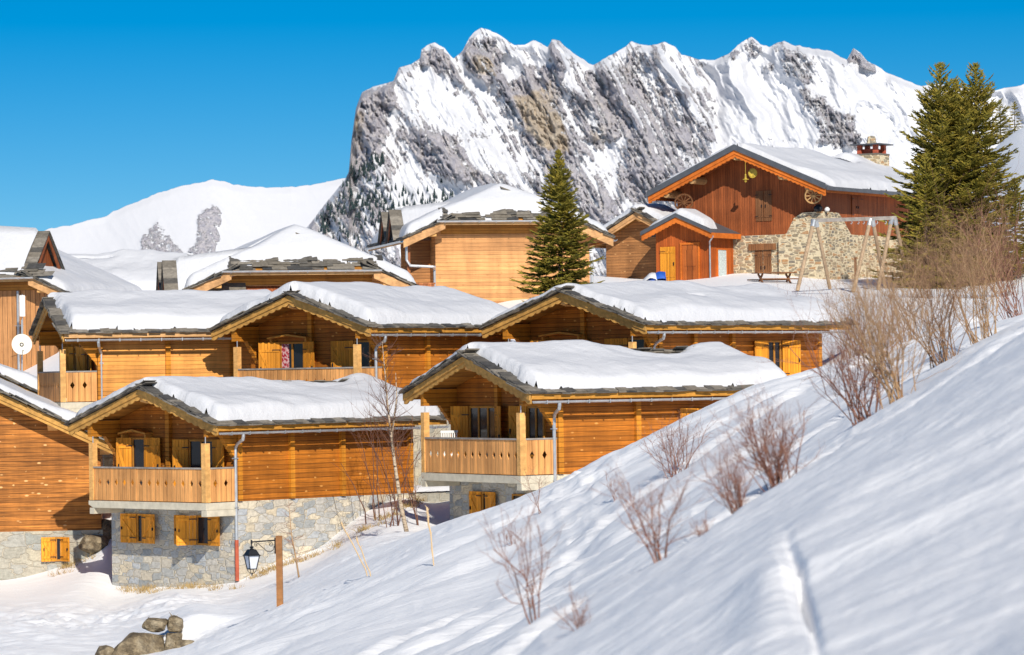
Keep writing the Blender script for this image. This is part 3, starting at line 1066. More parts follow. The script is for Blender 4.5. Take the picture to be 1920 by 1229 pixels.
def add_window(h, tf, s0, s1, z0, z1, mull=1, curtain=None, frame='frame', hood=False, glass='glass'):
    mb = MB(tf)
    w = 0.06
    d = 0.055
    mb.box(s0, s1, 0, d, z1 - w, z1)
    mb.box(s0, s1, 0, d, z0, z0 + w)
    mb.box(s0, s0 + w, 0, d, z0 + w, z1 - w)
    mb.box(s1 - w, s1, 0, d, z0 + w, z1 - w)
    for k in range(mull):
        c = s0 + (s1 - s0) * (k + 1) / (mull + 1)
        mb.box(c - w * 0.6, c + w * 0.6, 0, d * 0.9, z0 + w, z1 - w)
    win = h.part('window', mb, M[frame])
    mb = MB(tf)
    mb.box(s0 + w * 0.9, s1 - w * 0.9, 0.004, 0.02, z0 + w * 0.9, z1 - w * 0.9)
    h.part('pane', mb, M[glass], win)
    if curtain:
        mb = MB(tf)
        c0, c1, cm = curtain
        n = 14
        for i in range(n):
            a, b = c0 + (c1 - c0) * i / n, c0 + (c1 - c0) * (i + 1) / n
            mb.box(a, b, 0.021, 0.026 + 0.012 * abs(math.sin(i * 1.3)), z0 + w, z1 - w)
        h.part('curtain', mb, M[cm], win)
    if hood:
        mb = MB(tf)
        a, b = s0 - 0.35, s1 + 0.35
        c = (a + b) / 2
        mb.prism([(a, z1 + 0.16), (c, z1 + 0.27), (b, z1 + 0.16), (b, z1 + 0.11), (c, z1 + 0.21), (a, z1 + 0.11)], 0.0, 0.34, lambda s, z, n: (s, n, z))
        mb.box(a + 0.06, a + 0.14, 0.0, 0.26, z1 + 0.0, z1 + 0.1)
        mb.box(b - 0.14, b - 0.06, 0.0, 0.26, z1 + 0.0, z1 + 0.1)
        h.part('hood', mb, M['frame'], win)
    return win


def add_shutter(h, tf, hinge, width, z0, z1, dirn, ang=4, mat='shutter', brace=True, iron=True, n0=0.06):
    """board shutter hinged at s=hinge, opening toward dirn; ang degrees off the wall"""
    ca, sa = math.cos(R(ang)), math.sin(R(ang))
    t2 = lambda s, n, z: tf(hinge + dirn * (s * ca - n * sa), n0 + s * sa + n * ca, z)
    mb = MB(t2)
    nb = max(3, int(width / 0.1))
    for i in range(nb):
        a = width * i / nb
        mb.box(a + 0.004, width * (i + 1) / nb - 0.004, 0, 0.028, z0, z1)
    for zz in (z0 + (z1 - z0) * 0.12, z0 + (z1 - z0) * 0.82):
        mb.box(0.02, width - 0.02, 0.028, 0.05, zz, zz + 0.08)
    if brace:
        b0, b1 = z0 + (z1 - z0) * 0.12 + 0.085, z0 + (z1 - z0) * 0.82 - 0.005
        mb.prism([(0.03, b0), (0.12, b0), (width - 0.03, b1), (width - 0.12, b1)], 0.028, 0.048, lambda s, z, n: (s, n, z))
    sh = h.part('shutter', mb, M[mat])
    if iron:
        for zz in (z0 + (z1 - z0) * 0.14, z0 + (z1 - z0) * 0.84):
            mb = MB(t2)
            mb.box(-0.03, width * 0.35, 0.051, 0.058, zz + 0.02, zz + 0.05)
            h.part('hinge', mb, M['iron'], sh)
        mb = MB(t2)
        mb.box(width - 0.10, width - 0.07, 0.029, 0.07, z0 + (z1 - z0) * 0.45, z0 + (z1 - z0) * 0.55)
        h.part('latch', mb, M['iron'], sh)
    return sh


def corbel_poly(u0, u1, top, n=4, drop=1.0, lip=0.45):
    """log ends stepping down from the eave beam to the wall"""
    p = [(u0, top), (u0, top - lip)]
    d = (u1 - u0)
    for i in range(n):
        ua = u0 + d * (0.50 + 0.5 * i / n)
        za = top - lip - (drop - lip) * i / n
        zb = top - lip - (drop - lip) * (i + 1) / n
        p += [(ua, za), (ua + d * 0.07, za - (za - zb) * 0.55), (ua + d * 0.10, zb)]
    p += [(u1, top - drop), (u1, top)]
    return p


def railing_planks(mb, tf, s0, s1, z0, z1, w=0.2, dz=0.44):
    n = max(1, int(round((s1 - s0) / w)))
    w = (s1 - s0) / n
    zc = z1 - dz
    for i in range(n):
        a, b = s0 + w * i + 0.006, s0 + w * (i + 1) - 0.006
        left = (i % 2 == 1) and i > 0
        right = (i % 2 == 0) and i < n - 1
        k = 0.075
        p = [(a, z0), (b, z0)]
        if right:
            p += [(b, zc - 0.12), (b - k, zc), (b, zc + 0.12)]
        p += [(b, z1), (a, z1)]
        if left:
            p += [(a, zc + 0.12), (a + k, zc), (a, zc - 0.12)]
        nn = rnd.uniform(0, 0.008)
        mb.prism(p, nn, nn + 0.03, lambda s, z, q: tf(s, q, z))


def chalet(name, label, px, py, Y, deg, L, depth=5.0, Wd=7.1, rise=1.14, uf=1.3, ub=0.12, o=0.58, rear=1.05, zfl=-2.38, facade='two', dips=(), T0=0.42, seed=1,
           balcony=True, side_pil=(3.55, 5.7), pipe=1.05, pipe_zb=-4.3, red=None, mats=None, stone='stone', gut_end=None, side_windows=(), snow_kw={}, siding='siding', dark_front=False):
    mt = dict(barge='barge', eave='eave', siding=siding)
    if mats:
        mt.update(mats)
    h = House(name, P(px, py, Y), R(deg), depth, label, 'chalet', 'wooden chalets with snow covered roofs')
    sl = rise / (Wd / 2)
    zf = roof_fn(Wd, rise)
    deck = add_roof(h, Wd, L, rise, M['soffit'], M[mt['barge']], M[mt['eave']])
    add_tiles(h, Wd, L, zf, rise, seed=seed)
    add_snow(h, Wd, L, zf, T0=T0, dips=dips, seed=seed, **snow_kw)
    add_gutter(h, 0.12, (gut_end or L) - 0.05)
    # walls
    u1 = L - rear
    zt = lambda v: zf(0, v) - 0.135
    mb = MB()
    mb.prism([(o, zfl), (Wd - o, zfl), (Wd - o, zt(o)), (Wd / 2, zt(Wd / 2)), (o, zt(o))], uf, u1, lambda v, z, u: (u, v, z))
    h.part('wall', mb, M[mt['siding']])
    mb = MB()
    mb.box(uf - 0.05, u1 + 0.04, o - 0.05, Wd - o + 0.05, -depth - 0.6, zfl)
    h.part('stone_base', mb, M[stone])
    # cross wall log ends on the long side
    for u in [uf + 0.09] + list(side_pil) + [u1 - 0.09]:
        mb = MB()
        mb.box(u - 0.085, u + 0.085, o - 0.13, o - 0.003, zfl + 0.02, zt(o) - 0.01)
        h.part('log_end', mb, M['log'])
    mb = MB()
    mb.box(uf - 0.13, uf - 0.003, 3.58, 3.76, zfl + 0.02, zt(3.6) - 0.02)
    h.part('log_end', mb, M['log'])
    # rafters tails seen under the long eave
    mb = MB()
    u = uf + 0.3
    while u < u1:
        mb.box(u, u + 0.07, 0.02, o - 0.01, -0.28 + 0.02, -0.135)
        u += 0.75
    h.part('rafter_tails', mb, M['soffit'])
    # corbels carrying the gable overhang
    for vv in (o - 0.09, Wd - 0.98):
        mb = MB()
        mb.prism(corbel_poly(ub, uf - 0.01, zt(o) + 0.10, 4, 1.25, 0.50), vv, vv + 0.18, lambda u, z, v: (u, v, z - 0.03))
        h.part('corbel', mb, M['log'])
    mb = MB()
    mb.prism([(0.12, rise - 0.14), (uf - 0.01, rise - 0.14), (uf - 0.01, rise - 0.46), (0.35, rise - 0.46), (0.12, rise - 0.40)], Wd / 2 - 0.13, Wd / 2 + 0.13, lambda u, z, v: (u, v, z - 0.02))
    h.part('ridge_beam', mb, M['post'])
    F_ = face_tf('F', uf, o)
    S_ = face_tf('S', uf, o)
    if facade == 'two':
        z1 = zfl + 1.95
        add_window(h, F_, 4.85, 5.5, zfl + 0.12, z1, 0, frame='frame', hood=True)
        add_shutter(h, F_, 5.5, 0.5, zfl + 0.12, z1, 1, 38)
        add_shutter(h, F_, 4.85, 0.82, zfl + 0.12, z1, -1, 3)
        add_window(h, F_, 1.55, 2.72, zfl + 0.12, z1 - 0.05, 1, frame='frame')
        add_shutter(h, F_, 2.72, 0.55, zfl + 0.12, z1 - 0.05, 1, 25)
        add_shutter(h, F_, 1.55, 0.62, zfl + 0.12, z1 - 0.05, -1, 8)
    elif facade == 'door':
        z1 = zfl + 1.98
        add_window(h, F_, 3.75, 5.35, zfl + 0.12, z1, 2, frame='frame')
        add_shutter(h, F_, 5.35, 0.62, zfl + 0.12, z1, 1, 30)
        add_shutter(h, F_, 3.75, 0.6, zfl + 0.12, z1, -1, 20, brace=False)
        add_window(h, F_, 1.15, 2.05, zfl + 0.5, z1, 1, frame='frame')
        add_shutter(h, F_, 2.05, 0.85, zfl + 0.5, z1, 1, 6)
    elif facade == 'curtain':
        z1 = zfl + 1.95
        add_window(h, F_, 4.0, 5.1, zfl + 0.12, z1, 1, ('x' and (4.72, 5.04, 'curtain_red')), frame='frame', hood=True)
        add_shutter(h, F_, 5.1, 0.75, zfl + 0.12, z1, 1, 30)
        add_shutter(h, F_, 4.0, 0.6, zfl + 0.12, z1, -1, 12)
        add_window(h, F_, 1.0, 1.75, zfl + 0.3, z1, 0, frame='frame')
        add_shutter(h, F_, 1.75, 0.95, zfl + 0.3, z1, 1, 4)
    for kind, s0, s1, z0, z1 in side_windows:
        if kind == 'w':
            add_window(h, S_, s0, s1, z0, z1, 1)
        elif kind == 'l':
            add_shutter(h, S_, s1, s1 - s0, z0, z1, -1, 5, brace=False)
        else:
            add_shutter(h, S_, s0, s1 - s0, z0, z1, 1, 12, brace=False)
    if balcony:
        mb = MB()
        vb = Wd - 1.05
        mb.prism([(vb + 0.12, zfl), (0.5, zfl), (0.5, zfl - 0.22), (vb - 0.1, zfl - 0.22), (vb + 0.12, zfl - 0.12)], ub - 0.1, uf - 0.06, lambda v, z, u: (u, v, z - 0.005))
        mb.box(ub - 0.09, uf - 0.07, 0.47, 0.72, zfl - 0.42, zfl - 0.23)
        mb.box(ub - 0.09, uf - 0.07, vb - 0.14, vb + 0.08, zfl - 0.42, zfl - 0.23)
        h.part('balcony_slab', mb, M['concrete'])
        mb = MB()
        z0, z1 = zfl + 0.02, zfl + 1.02
        railing_planks(mb, lambda s, n, z: (ub - 0.03 - n, s, z), o + 0.02, vb, z0, z1)
        railing_planks(mb, lambda s, n, z: (s, o - 0.03 - n, z), ub + 0.1, uf - 0.02, z0, z1, 0.195)
        rl = h.part('balcony_railing', mb, M['rail'])
        mb = MB()
        mb.box(ub - 0.09, ub + 0.05, o - 0.06, vb + 0.05, z1 + 0.001, z1 + 0.05)
        mb.box(ub + 0.051, uf - 0.02, o - 0.08, o + 0.05, z1 + 0.001, z1 + 0.05)
        h.part('handrail', mb, M['greywood'], rl)
        for vv in (o - 0.085, vb - 0.11):
            mb = MB()
            mb.box(ub - 0.10, ub + 0.09, vv, vv + 0.19, zfl + 0.01, zt(o) - 0.62)
            ps = h.part('post', mb, M['post'])
            mb = MB()
            mb.tube([(ub, vv + 0.1, zt(o) - 0.63), (ub, vv + 0.1, zt(o) - 0.42)], 0.018, 6)
            h.part('rod', mb, M['zinc'], ps)
    if pipe:
        add_downpipe(h, pipe, o, pipe_zb, red)
    return h


# front row ---------------------------------------------------------
hD = chalet('chalet', 'chalet above the lantern, balcony over a grey stone base with two shuttered windows', 403, 797, 105, 45.5, 9.8, depth=5.0,
            seed=3, red=1.25, pipe_zb=-3.55, T0=0.36, dips=[(7.7, 3.7, 1.0, 0.55, 1.0), (6.9, 3.6, 2.0, 1.2, 0.55)])
F_ = face_tf('F', 1.25, 0.58)
zb = -3.75
add_window(hD, F_, 4.95, 5.25, zb, zb + 0.92, 0)
add_shutter(hD, F_, 5.25, 0.72, zb, zb + 0.92, 1, 4)
add_shutter(hD, F_, 4.95, 0.78, zb, zb + 0.92, -1, 10)
add_window(hD, F_, 1.75, 2.35, zb, zb + 0.92, 0)
add_shutter(hD, F_, 2.35, 0.62, zb, zb + 0.92, 1, 55, brace=False)
add_shutter(hD, F_, 2.85, 0.5, zb, zb + 0.92, 1, 4)
add_shutter(hD, F_, 1.75, 0.6, zb, zb + 0.92, -1, 6)

hE = chalet('chalet', 'chalet half sunk behind the snow slope, white chair on its balcony', 990, 737, 99, 31.8, 9.5, depth=5.2, Wd=7.1, rise=1.12,
            seed=8, facade='door', side_pil=(4.1,), pipe=1.0, T0=0.36, dips=[(6.8, 3.7, 1.15, 0.75, 1.0), (6.4, 3.4, 1.9, 1.2, 0.4)], side_windows=[('l', 5.55, 6.45, -1.75, -0.55), ('w', 6.45, 7.5, -1.75, -0.55)])
F_ = face_tf('F', 1.25, 0.58)
add_window(hE, F_, 4.35, 4.6, -3.95, -2.95, 0)
add_shutter(hE, F_, 4.6, 0.62, -3.95, -2.95, 1, 4)
add_shutter(hE, F_, 4.35, 0.62, -3.95, -2.95, -1, 4)
add_window(hE, F_, 1.9, 2.9, -4.0, -2.98, 1)

# middle row --------------------------------------------------------
hB = chalet('chalet', 'middle row chalet with a red curtain in its balcony window', 690, 613, 114, 51, 8.3, depth=6.5, seed=14, facade='curtain', side_pil=(3.6, 5.6),
            rear=0.3, pipe=0.75, pipe_zb=-5.2, T0=0.42, gut_end=5.9, stone='stone_pale')
hC = chalet('chalet', 'middle row chalet with the longest eave, next uphill of the red curtain one', 1207, 608, 112, 47.6, 11.1, depth=5.5, seed=22, facade='curtain', side_pil=(3.2, 5.2),
            pipe=0.9, T0=0.36, dips=[(5.1, 2.0, 0.4, 0.12, 1.0)], side_windows=[('l', 6.3, 7.1, -1.9, -0.55), ('w', 7.12, 7.85, -1.9, -0.55), ('r', 7.9, 8.7, -1.9, -0.55)])
hA = chalet('chalet', 'middle row chalet ending at a small shaded balcony beside the satellite dish', 115, 624, 118, 15.8, 8.2, depth=6.0, seed=31, facade='two', side_pil=(3.75, 6.0),
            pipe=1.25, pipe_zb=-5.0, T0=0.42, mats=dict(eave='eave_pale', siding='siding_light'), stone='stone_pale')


def plain_gable(name, label, px, py, Y, deg, L, Wd, rise, depth, zwood, siding, stone, seed, o=0.6, uf=1.0, T0=0.35, pend=True, eave='eave_pale', barge='barge', beams=(), dips=(), group='wooden chalets with snow covered roofs', front=0.3, scallop=False, fw=0.34):
    h = House(name, P(px, py, Y), R(deg), depth, label, 'chalet', group)
    zf = roof_fn(Wd, rise)
    add_roof(h, Wd, L, rise, M['soffit'], M[barge], M[eave], scallop=scallop, front_w=fw)
    add_tiles(h, Wd, L, zf, rise, seed=seed)
    add_snow(h, Wd, L, zf, T0=T0, seed=seed, dips=dips, front=front)
    add_gutter(h, 0.1, L - 0.05)
    zt = lambda v: zf(0, v) - 0.14
    mb = MB()
    mb.prism([(o, zwood), (Wd - o, zwood), (Wd - o, zt(o)), (Wd / 2, zt(Wd / 2)), (o, zt(o))], uf, L - 0.8, lambda v, z, u: (u, v, z))
    h.part('wall', mb, M[siding])
    mb = MB()
    mb.box(uf - 0.05, L - 0.76, o - 0.05, Wd - o + 0.05, -depth - 0.6, zwood)
    h.part('stone_base', mb, M[stone])
    for v in beams:
        mb = MB()
        z = float(zt(v))
        mb.prism([(0.12, z - 0.02), (uf - 0.01, z - 0.02), (uf - 0.01, z - 0.34), (0.55, z - 0.34), (0.2, z - 0.2)], v - 0.16, v + 0.16, lambda u, zz, vv: (u, vv, zz))
        h.part('purlin', mb, M['post'])
    return h


hM = plain_gable('chalet', 'large knotty brown chalet with one small orange shuttered window in its stone base', 222, 838, 114, 96, 11, 10.0, 2.4, 3.9, -2.75, 'siding_dark', 'stone_pale', 41, uf=0.65, beams=(0.45, 2.15, 5.0), T0=0.28)
F_ = face_tf('F', 0.60, 0.6)
add_window(hM, F_, 1.9, 2.12, -3.75, -2.95, 0)
add_shutter(hM, F_, 2.12, 0.46, -3.75, -2.95, 1, 6)
add_shutter(hM, F_, 1.9, 0.46, -3.75, -2.95, -1, 55, brace=False)
hN = plain_gable('chalet', 'snow edged gable roof seen between the dish and the large brown chalet', 112, 757, 133, 96, 5.5, 10.0, 2.4, 5, -2.6, 'siding_brown', 'stone_pale', 43, beams=(1.1, 5.0), T0=0.42, front=0.05)
hI = plain_gable('chalet', 'low house behind, all snow roof with one bare crack across the snow', 40, 556, 176, 0, 8.3, 8.4, 1.9, 3.5, -2.4, 'siding_pale', 'stone_pale', 47, T0=0.5, dips=[(2.9, 3.5, 1.4, 0.16, 1.0)])
hJ = plain_gable('chalet', 'small gabled house with orange brown siding squeezed left of the porch of the red chalet', 1288, 450, 168.6, 58, 3.0, 5.7, 1.48, 3.6, -3.4, 'siding_brown', 'stone_warm', 53, T0=0.4, uf=0.9, beams=(2.85,), barge='barge_pale', scallop=False)


# hipped gable houses ------------------------------------------------
def hip_house(label, px, py, Y, deg, depth, seed, Wd=9.2, Ly=9.0, pitch=0.45, inset=1.75, hip=1.5, o=0.85, front=0.75, siding='siding_pale', dormer_side=-1, dormers=((2.6, 1.25, 0.95, 4.75, 0.0, 0.0), (4.6, 1.25, 0.95, 4.75, 0.0, 0.0)), wall_x=None, pipes=(), dips=(), T0=0.52, group='hipped gable houses in the back row'):
    """front faces -y local; local x runs across the front (0 at its middle), y runs back"""
    h = House('hipped_chalet', P(px, py, Y), R(deg), depth, label, 'chalet', group)
    w = Wd / 2
    RR = pitch * w
    xg = w - inset
    zg = inset * pitch
    top = lambda x, y: np.minimum(RR - pitch * np.abs(x), zg + (RR - zg) * np.asarray(y) / hip)
    # deck: three planes, closed underneath
    t = 0.14
    A, B, Cc, D = (-w, 0, 0), (-xg, 0, zg), (xg, 0, zg), (w, 0, 0)
    E, G = (0, hip, RR), (0, Ly, RR)
    Hh, I = (-w, Ly, 0), (w, Ly, 0)
    dn = lambda p: (p[0], p[1], p[2] - t)
    mb = MB()
    for poly in ((A, B, E, G, Hh), (D, I, G, E, Cc), (B, Cc, E)):
        n = len(poly)
        lo = [dn(p) for p in poly]
        mb.add(list(poly) + lo, [tuple(range(n)), tuple(range(n, 2 * n))[::-1]] + [(i, (i + 1) % n, n + (i + 1) % n, n + i) for i in range(n)])
    h.part('roof', mb, M['soffit'])
    # boards
    for sx in (-1, 1):
        mb = MB()
        fw = 0.36
        mb.prism([(sx * (w + 0.04), -0.03), (sx * (xg - 0.05), zg + 0.01), (sx * (xg - 0.05), zg - fw), (sx * (w + 0.04), -0.03 - fw)], -0.06, 0.0, lambda x, z, y: (x, y, z))
        h.part('bargeboard', mb, M['barge_pale'])
        mb = MB()
        a, b = sorted((sx * (w + 0.002), sx * (w + 0.045)))
        mb.box(a, b, 0.0, Ly, -0.2, 0.0)
        h.part('eave_board', mb, M['eave_pale'])
    mb = MB()
    mb.box(-xg + 0.06, xg - 0.06, -0.055, -0.003, zg - 0.2, zg - 0.01)
    h.part('eave_board', mb, M['eave_pale'])
    mb = MB()
    n = 8
    r = 0.085
    pr = [(math.cos(math.pi + math.pi * i / n) * r, math.sin(math.pi + math.pi * i / n) * r) for i in range(n + 1)]
    pr += [(x * 0.86, y * 0.86) for x, y in pr[::-1]]
    mb.prism(pr, -xg - 0.35, xg + 0.25, lambda a, b, x: (x, -0.15 + a, zg - 0.02 + b))
    x = -xg
    while x < xg:
        mb.box(x, x + 0.03, -0.25, -0.05, zg - 0.12, zg - 0.108)
        x += 0.75
    h.part('gutter', mb, M['zinc'])
    for sx in (-1, 1):
        mb = MB()
        mb.prism(pr, -0.1, Ly, lambda a, b, y: (sx * (w + 0.13) + a, y, -0.08 + b))
        h.part('gutter', mb, M['zinc'])
    # stone slabs at the edges
    rr = random.Random(seed)
    mb = MB()
    for sx in (-1, 1):
        x = w + 0.1
        while x > xg - 0.2:
            for row in range(3):
                zz = RR - pitch * x
                mb.slab((sx * x, -0.12 - rr.uniform(0, 0.08), zz + 0.01 + row * 0.045), (-sx * rr.uniform(0.35, 0.6), 0, 0.45 * pitch + rr.uniform(-0.02, 0.03)), (0, rr.uniform(0.25, 0.4), 0), (0, 0, 0.03))
            x -= 0.3
        y = 0
        while y < Ly:
            mb.slab((sx * (w + 0.1), y, -0.03), (-sx * 0.6, 0, 0.6 * pitch), (0, rr.uniform(0.3, 0.55), 0), (0, 0, 0.05))
            mb.slab((sx * (w + 0.08), y + 0.2, 0.02), (-sx * 0.6, 0, 0.6 * pitch), (0, rr.uniform(0.3, 0.55), 0), (0, 0, 0.05))
            y += 0.35
    x = -xg - 0.1
    hs_ = (RR - zg) / hip
    while x < xg:
        wd = rr.uniform(0.4, 0.9)
        for row in range(4):
            xo_ = rr.uniform(-0.3, 0.3)
            mb.slab((max(-xg - 0.15, x + xo_), -0.08 + row * 0.1 + rr.uniform(-0.04, 0.04), zg + 0.012 + row * (0.028 + 0.1 * hs_)), (wd * rr.uniform(0.7, 1.3), rr.uniform(-0.06, 0.06), rr.uniform(-0.02, 0.02)), (0, 0.3, 0.3 * hs_ * 0.8 + rr.uniform(-0.03, 0.03)), (0, 0, 0.028))
        x += wd * 0.85
    # loose ridge cap over the hip
    mb.slab((-0.1, hip - 0.5, RR + 0.16), (1.1, 0.1, -1.1 * pitch + 0.1), (0, 0.5, 0.05), (0, 0, 0.06))
    mb.slab((0.1, hip - 0.3, RR + 0.10), (1.0, 0.1, -1.0 * pitch), (0, 0.5, 0.0), (0, 0, 0.06))
    h.part('stone_slabs', mb, M['tile'])
    # snow
    us = np.arange(-w - 0.1, w + 0.1, 0.12)
    vs = np.arange(-0.12, Ly, 0.12)
    X, Y_ = np.meshgrid(us, vs, indexing='ij')
    jit = (fbm(X * 0.8, Y_ * 0.8, 4, seed) - 0.5) * 0.4 + (fbm(X * 3, Y_ * 3, 2, seed + 1) - 0.5) * 0.12
    ed = np.where(np.abs(X) < xg, 0.2, 0.02)
    dF = Y_ - ed + jit
    dS = w - 0.05 - np.abs(X) + jit * 0.4
    e = lambda d: np.sqrt(np.clip(1 - (1 - np.clip(d / 0.42, 0, 1)) ** 2, 0, 1))
    T = T0 * (0.75 + 0.7 * (fbm(X * 0.4, Y_ * 0.4, 3, seed + 4) - 0.3)) * e(dF) * e(dS)
    ins = (dF > 0) & (dS > 0)
    for du, dv, ru, rv, dep in dips:
        r_ = np.hypot((X - du) / ru, (Y_ - dv) / rv) + jit
        T = T * (1 - dep * (1 - sstep(0.7, 1.3, r_)))
        if dep >= 1:
            ins &= r_ > 0.8
    zr = top(X, Y_)
    zs = zr.copy()
    for _ in range(7):
        zz = zs.copy()
        zz[1:-1] = 0.25 * zs[:-2] + 0.5 * zs[1:-1] + 0.25 * zs[2:]
        zz[:, 1:-1] = 0.25 * zz[:, :-2] + 0.5 * zz[:, 1:-1] + 0.25 * zz[:, 2:]
        zs = zz
    Z = np.where(T > 0.1, zs + np.clip(zr - zs, 0, 1) * 0.5, zr) + T + 0.06
    keep = ins.copy()
    for ax in (0, 1):
        for s_ in (1, -1):
            keep |= np.roll(ins, s_, ax)
    grid_mesh('roof_snow', np.stack([X, Y_, np.where(ins, Z, zr + 0.02)], -1), M['snow'], h.root, (0, 0, h.z), keep=keep, flip=False)
    # walls
    x0, x1 = (-w + o, w - o) if wall_x is None else wall_x
    ztx = lambda x: RR - pitch * abs(x) - t - 0.01
    mb = MB()
    zt2 = zg - t + front * hs_ * 0 - 0.005
    pl = [(x0, -depth - 0.5), (x1, -depth - 0.5), (x1, min(ztx(x1), zt2))]
    if x1 > xg:
        pl.append((xg + 0.15, min(ztx(xg + 0.15), zt2)))
    if x0 < -xg:
        pl.append((-xg - 0.15, min(ztx(xg + 0.15), zt2)))
    pl.append((x0, min(ztx(x0), zt2)))
    mb.prism(pl, front, Ly - 0.6, lambda x, z, y: (x, y, z))
    h.part('wall', mb, M[siding])
    mb = MB()
    mb.box(-xg, xg, front - 0.05, front - 0.002, zt2 - 0.42, zt2 - 0.02)
    h.part('eave_beam', mb, M['soffit'])
    for sx in (-1, 1):
        mb = MB()
        xx = sx * (xg + 0.45)
        zz = float(ztx(xx))
        mb.box(xx - 0.12, xx + 0.12, 0.02, front - 0.01, zz - 0.33, zz - 0.03)
        h.part('purlin', mb, M['post'])
    # small dormers in the side slope, their gables looking sideways
    for yy, dh, dw, xr, zb_, zlow in dormers:
        sx = dormer_side
        zr_ = zb_ + dh
        xin = (RR - zr_) / pitch if zr_ < RR else 0.0
        mb = MB()
        for sy in (-1, 1):
            o1 = Vector((sx * xr, yy, zr_))
            e1 = Vector((sx * (max(xin, 0.2) - xr), 0, 0))
            e2 = Vector((0, sy * dw, -dh))
            mb.slab(o1, e1, e2, Vector((0, 0, 0.09)))
            nq = int(6 * dh / 1.25)
            for q in range(nq):
                k = q / nq
                mb.slab(o1 + e2 * k + Vector((sx * 0.05, 0, 0.085)), Vector((-sx * 0.55, 0, 0)), e2 * (1.44 / nq) + Vector((0, 0, 0.02)), Vector((0, 0, 0.05)))
        dm = h.part('dormer', mb, M['tile'])
        mb = MB()
        mb.prism([(yy - dw * 0.85, zb_ + zlow), (yy + dw * 0.85, zb_ + zlow), (yy + dw * 0.85, zb_ + 0.05), (yy, zr_ - 0.12), (yy - dw * 0.85, zb_ + 0.05)], sx * (xr - 0.28), sx * 0.8, lambda y, z, x: (x, y, z))
        mb.prism([(yy - dw * 0.95, zb_ - 0.1), (yy, zr_ - 0.02), (yy, zr_ - 0.26), (yy - dw * 0.80, zb_ - 0.12)], sx * (xr - 0.06), sx * (xr - 0.02), lambda y, z, x: (x, y, z))
        mb.prism([(yy + dw * 0.95, zb_ - 0.1), (yy, zr_ - 0.02), (yy, zr_ - 0.26), (yy + dw * 0.80, zb_ - 0.12)], sx * (xr - 0.06), sx * (xr - 0.02), lambda y, z, x: (x, y, z))
        h.part('dormer_gable', mb, M['redwood'], dm)
        xo = xr - 0.5
        mb = MB()
        k_ = 10
        pts_ = [(yy - dw * 1.02 + dw * 2.04 * i / k_, zb_ + 0.12 + (dh + 0.16) * (1 - abs(2 * i / k_ - 1)) ** 0.8) for i in range(k_ + 1)]
        vs_ = [(sx * xo, y_, z_ - 0.12) for y_, z_ in pts_] + [(sx * (xo - 0.12), y_, z_) for y_, z_ in pts_] + [(sx * 0.4, y_, max(z_ + 0.15, float(top(0.4, max(y_, 0.0))) + 0.03)) for y_, z_ in pts_]
        m_ = k_ + 1
        mb.add(vs_, [(i + a * m_, i + 1 + a * m_, i + 1 + (a + 1) * m_, i + (a + 1) * m_) for a in (0, 1) for i in range(k_)])
        h.part('dormer_snow', mb, M['snow'], dm, smooth=True)
    for (x, z0, z1) in pipes:
        mb = MB()
        mb.tube([(x, front - 0.1, z1), (x, front - 0.1, z0)], 0.06, 8)
        h.part('downpipe', mb, M['zinc'])
    return h


hF = hip_house('hipped house with a loose ridge board at its snowy peak', 568, 544, 135, 12, 4.5, 61, dormers=((1.2, 1.25, 0.72, 5.3, -0.15, -3.0), (2.9, 1.25, 0.72, 5.3, -0.15, -3.0)), dips=[(0.75, 2.9, 0.55, 0.5, 1.0), (-1.5, 2.2, 0.9, 0.14, 1.0)], siding='siding_pale')
hG = hip_house('hipped house with wide pale wood front wall left behind the lone spruce', 954, 447, 150, 12, 5.2, 67, wall_x=(-3.1, 3.75), pipes=[(-3.17, -5.2, -1.15), (3.82, -5.2, -0.8)])
hH = hip_house('hipped house of pale upright boards behind the satellite dish', -58, 556, 150, -16, 6, 73, siding='siding_up', dormer_side=1, dormers=((2.0, 1.95, 1.9, 2.9, 0.75, 0.0),), pipes=[(2.0, -6, 0.2)], T0=0.4)
# side balcony of the house behind the spruce
mb = MB()
for i in range(9):
    a = -4.35 + i * 0.125
    mb.box(a, a + 0.115, 0.35, 0.385, -2.95, -1.95)
mb.box(-4.37, -3.2, 0.33, 0.40, -1.949, -1.89)
rl = hG.part('balcony_railing', mb, M['rail_red'])
mb = MB()
mb.box(-4.4, -3.12, 0.3, 4.0, -3.25, -2.96)
hG.part('balcony_slab', mb, M['concrete'])
mb = MB()
mb.box(-4.4, -4.27, 0.42, 0.56, -2.95, -0.12)
hG.part('post', mb, M['rail_red'])
mb = MB()
mb.tube([(-4.45, 0.3, -0.15), (-4.45, 0.3, -0.9), (-4.3, 0.25, -1.15), (-3.3, 0.3, -1.2), (-3.17, 0.6, -1.3)], 0.06, 8)
hG.part('downpipe', mb, M['zinc'])
mb = MB()
mb.box(-4.4, -3.1, 1.9, 2.0, -2.95, 0.0)
hG.part('balcony_wall', mb, M['siding_brown'])

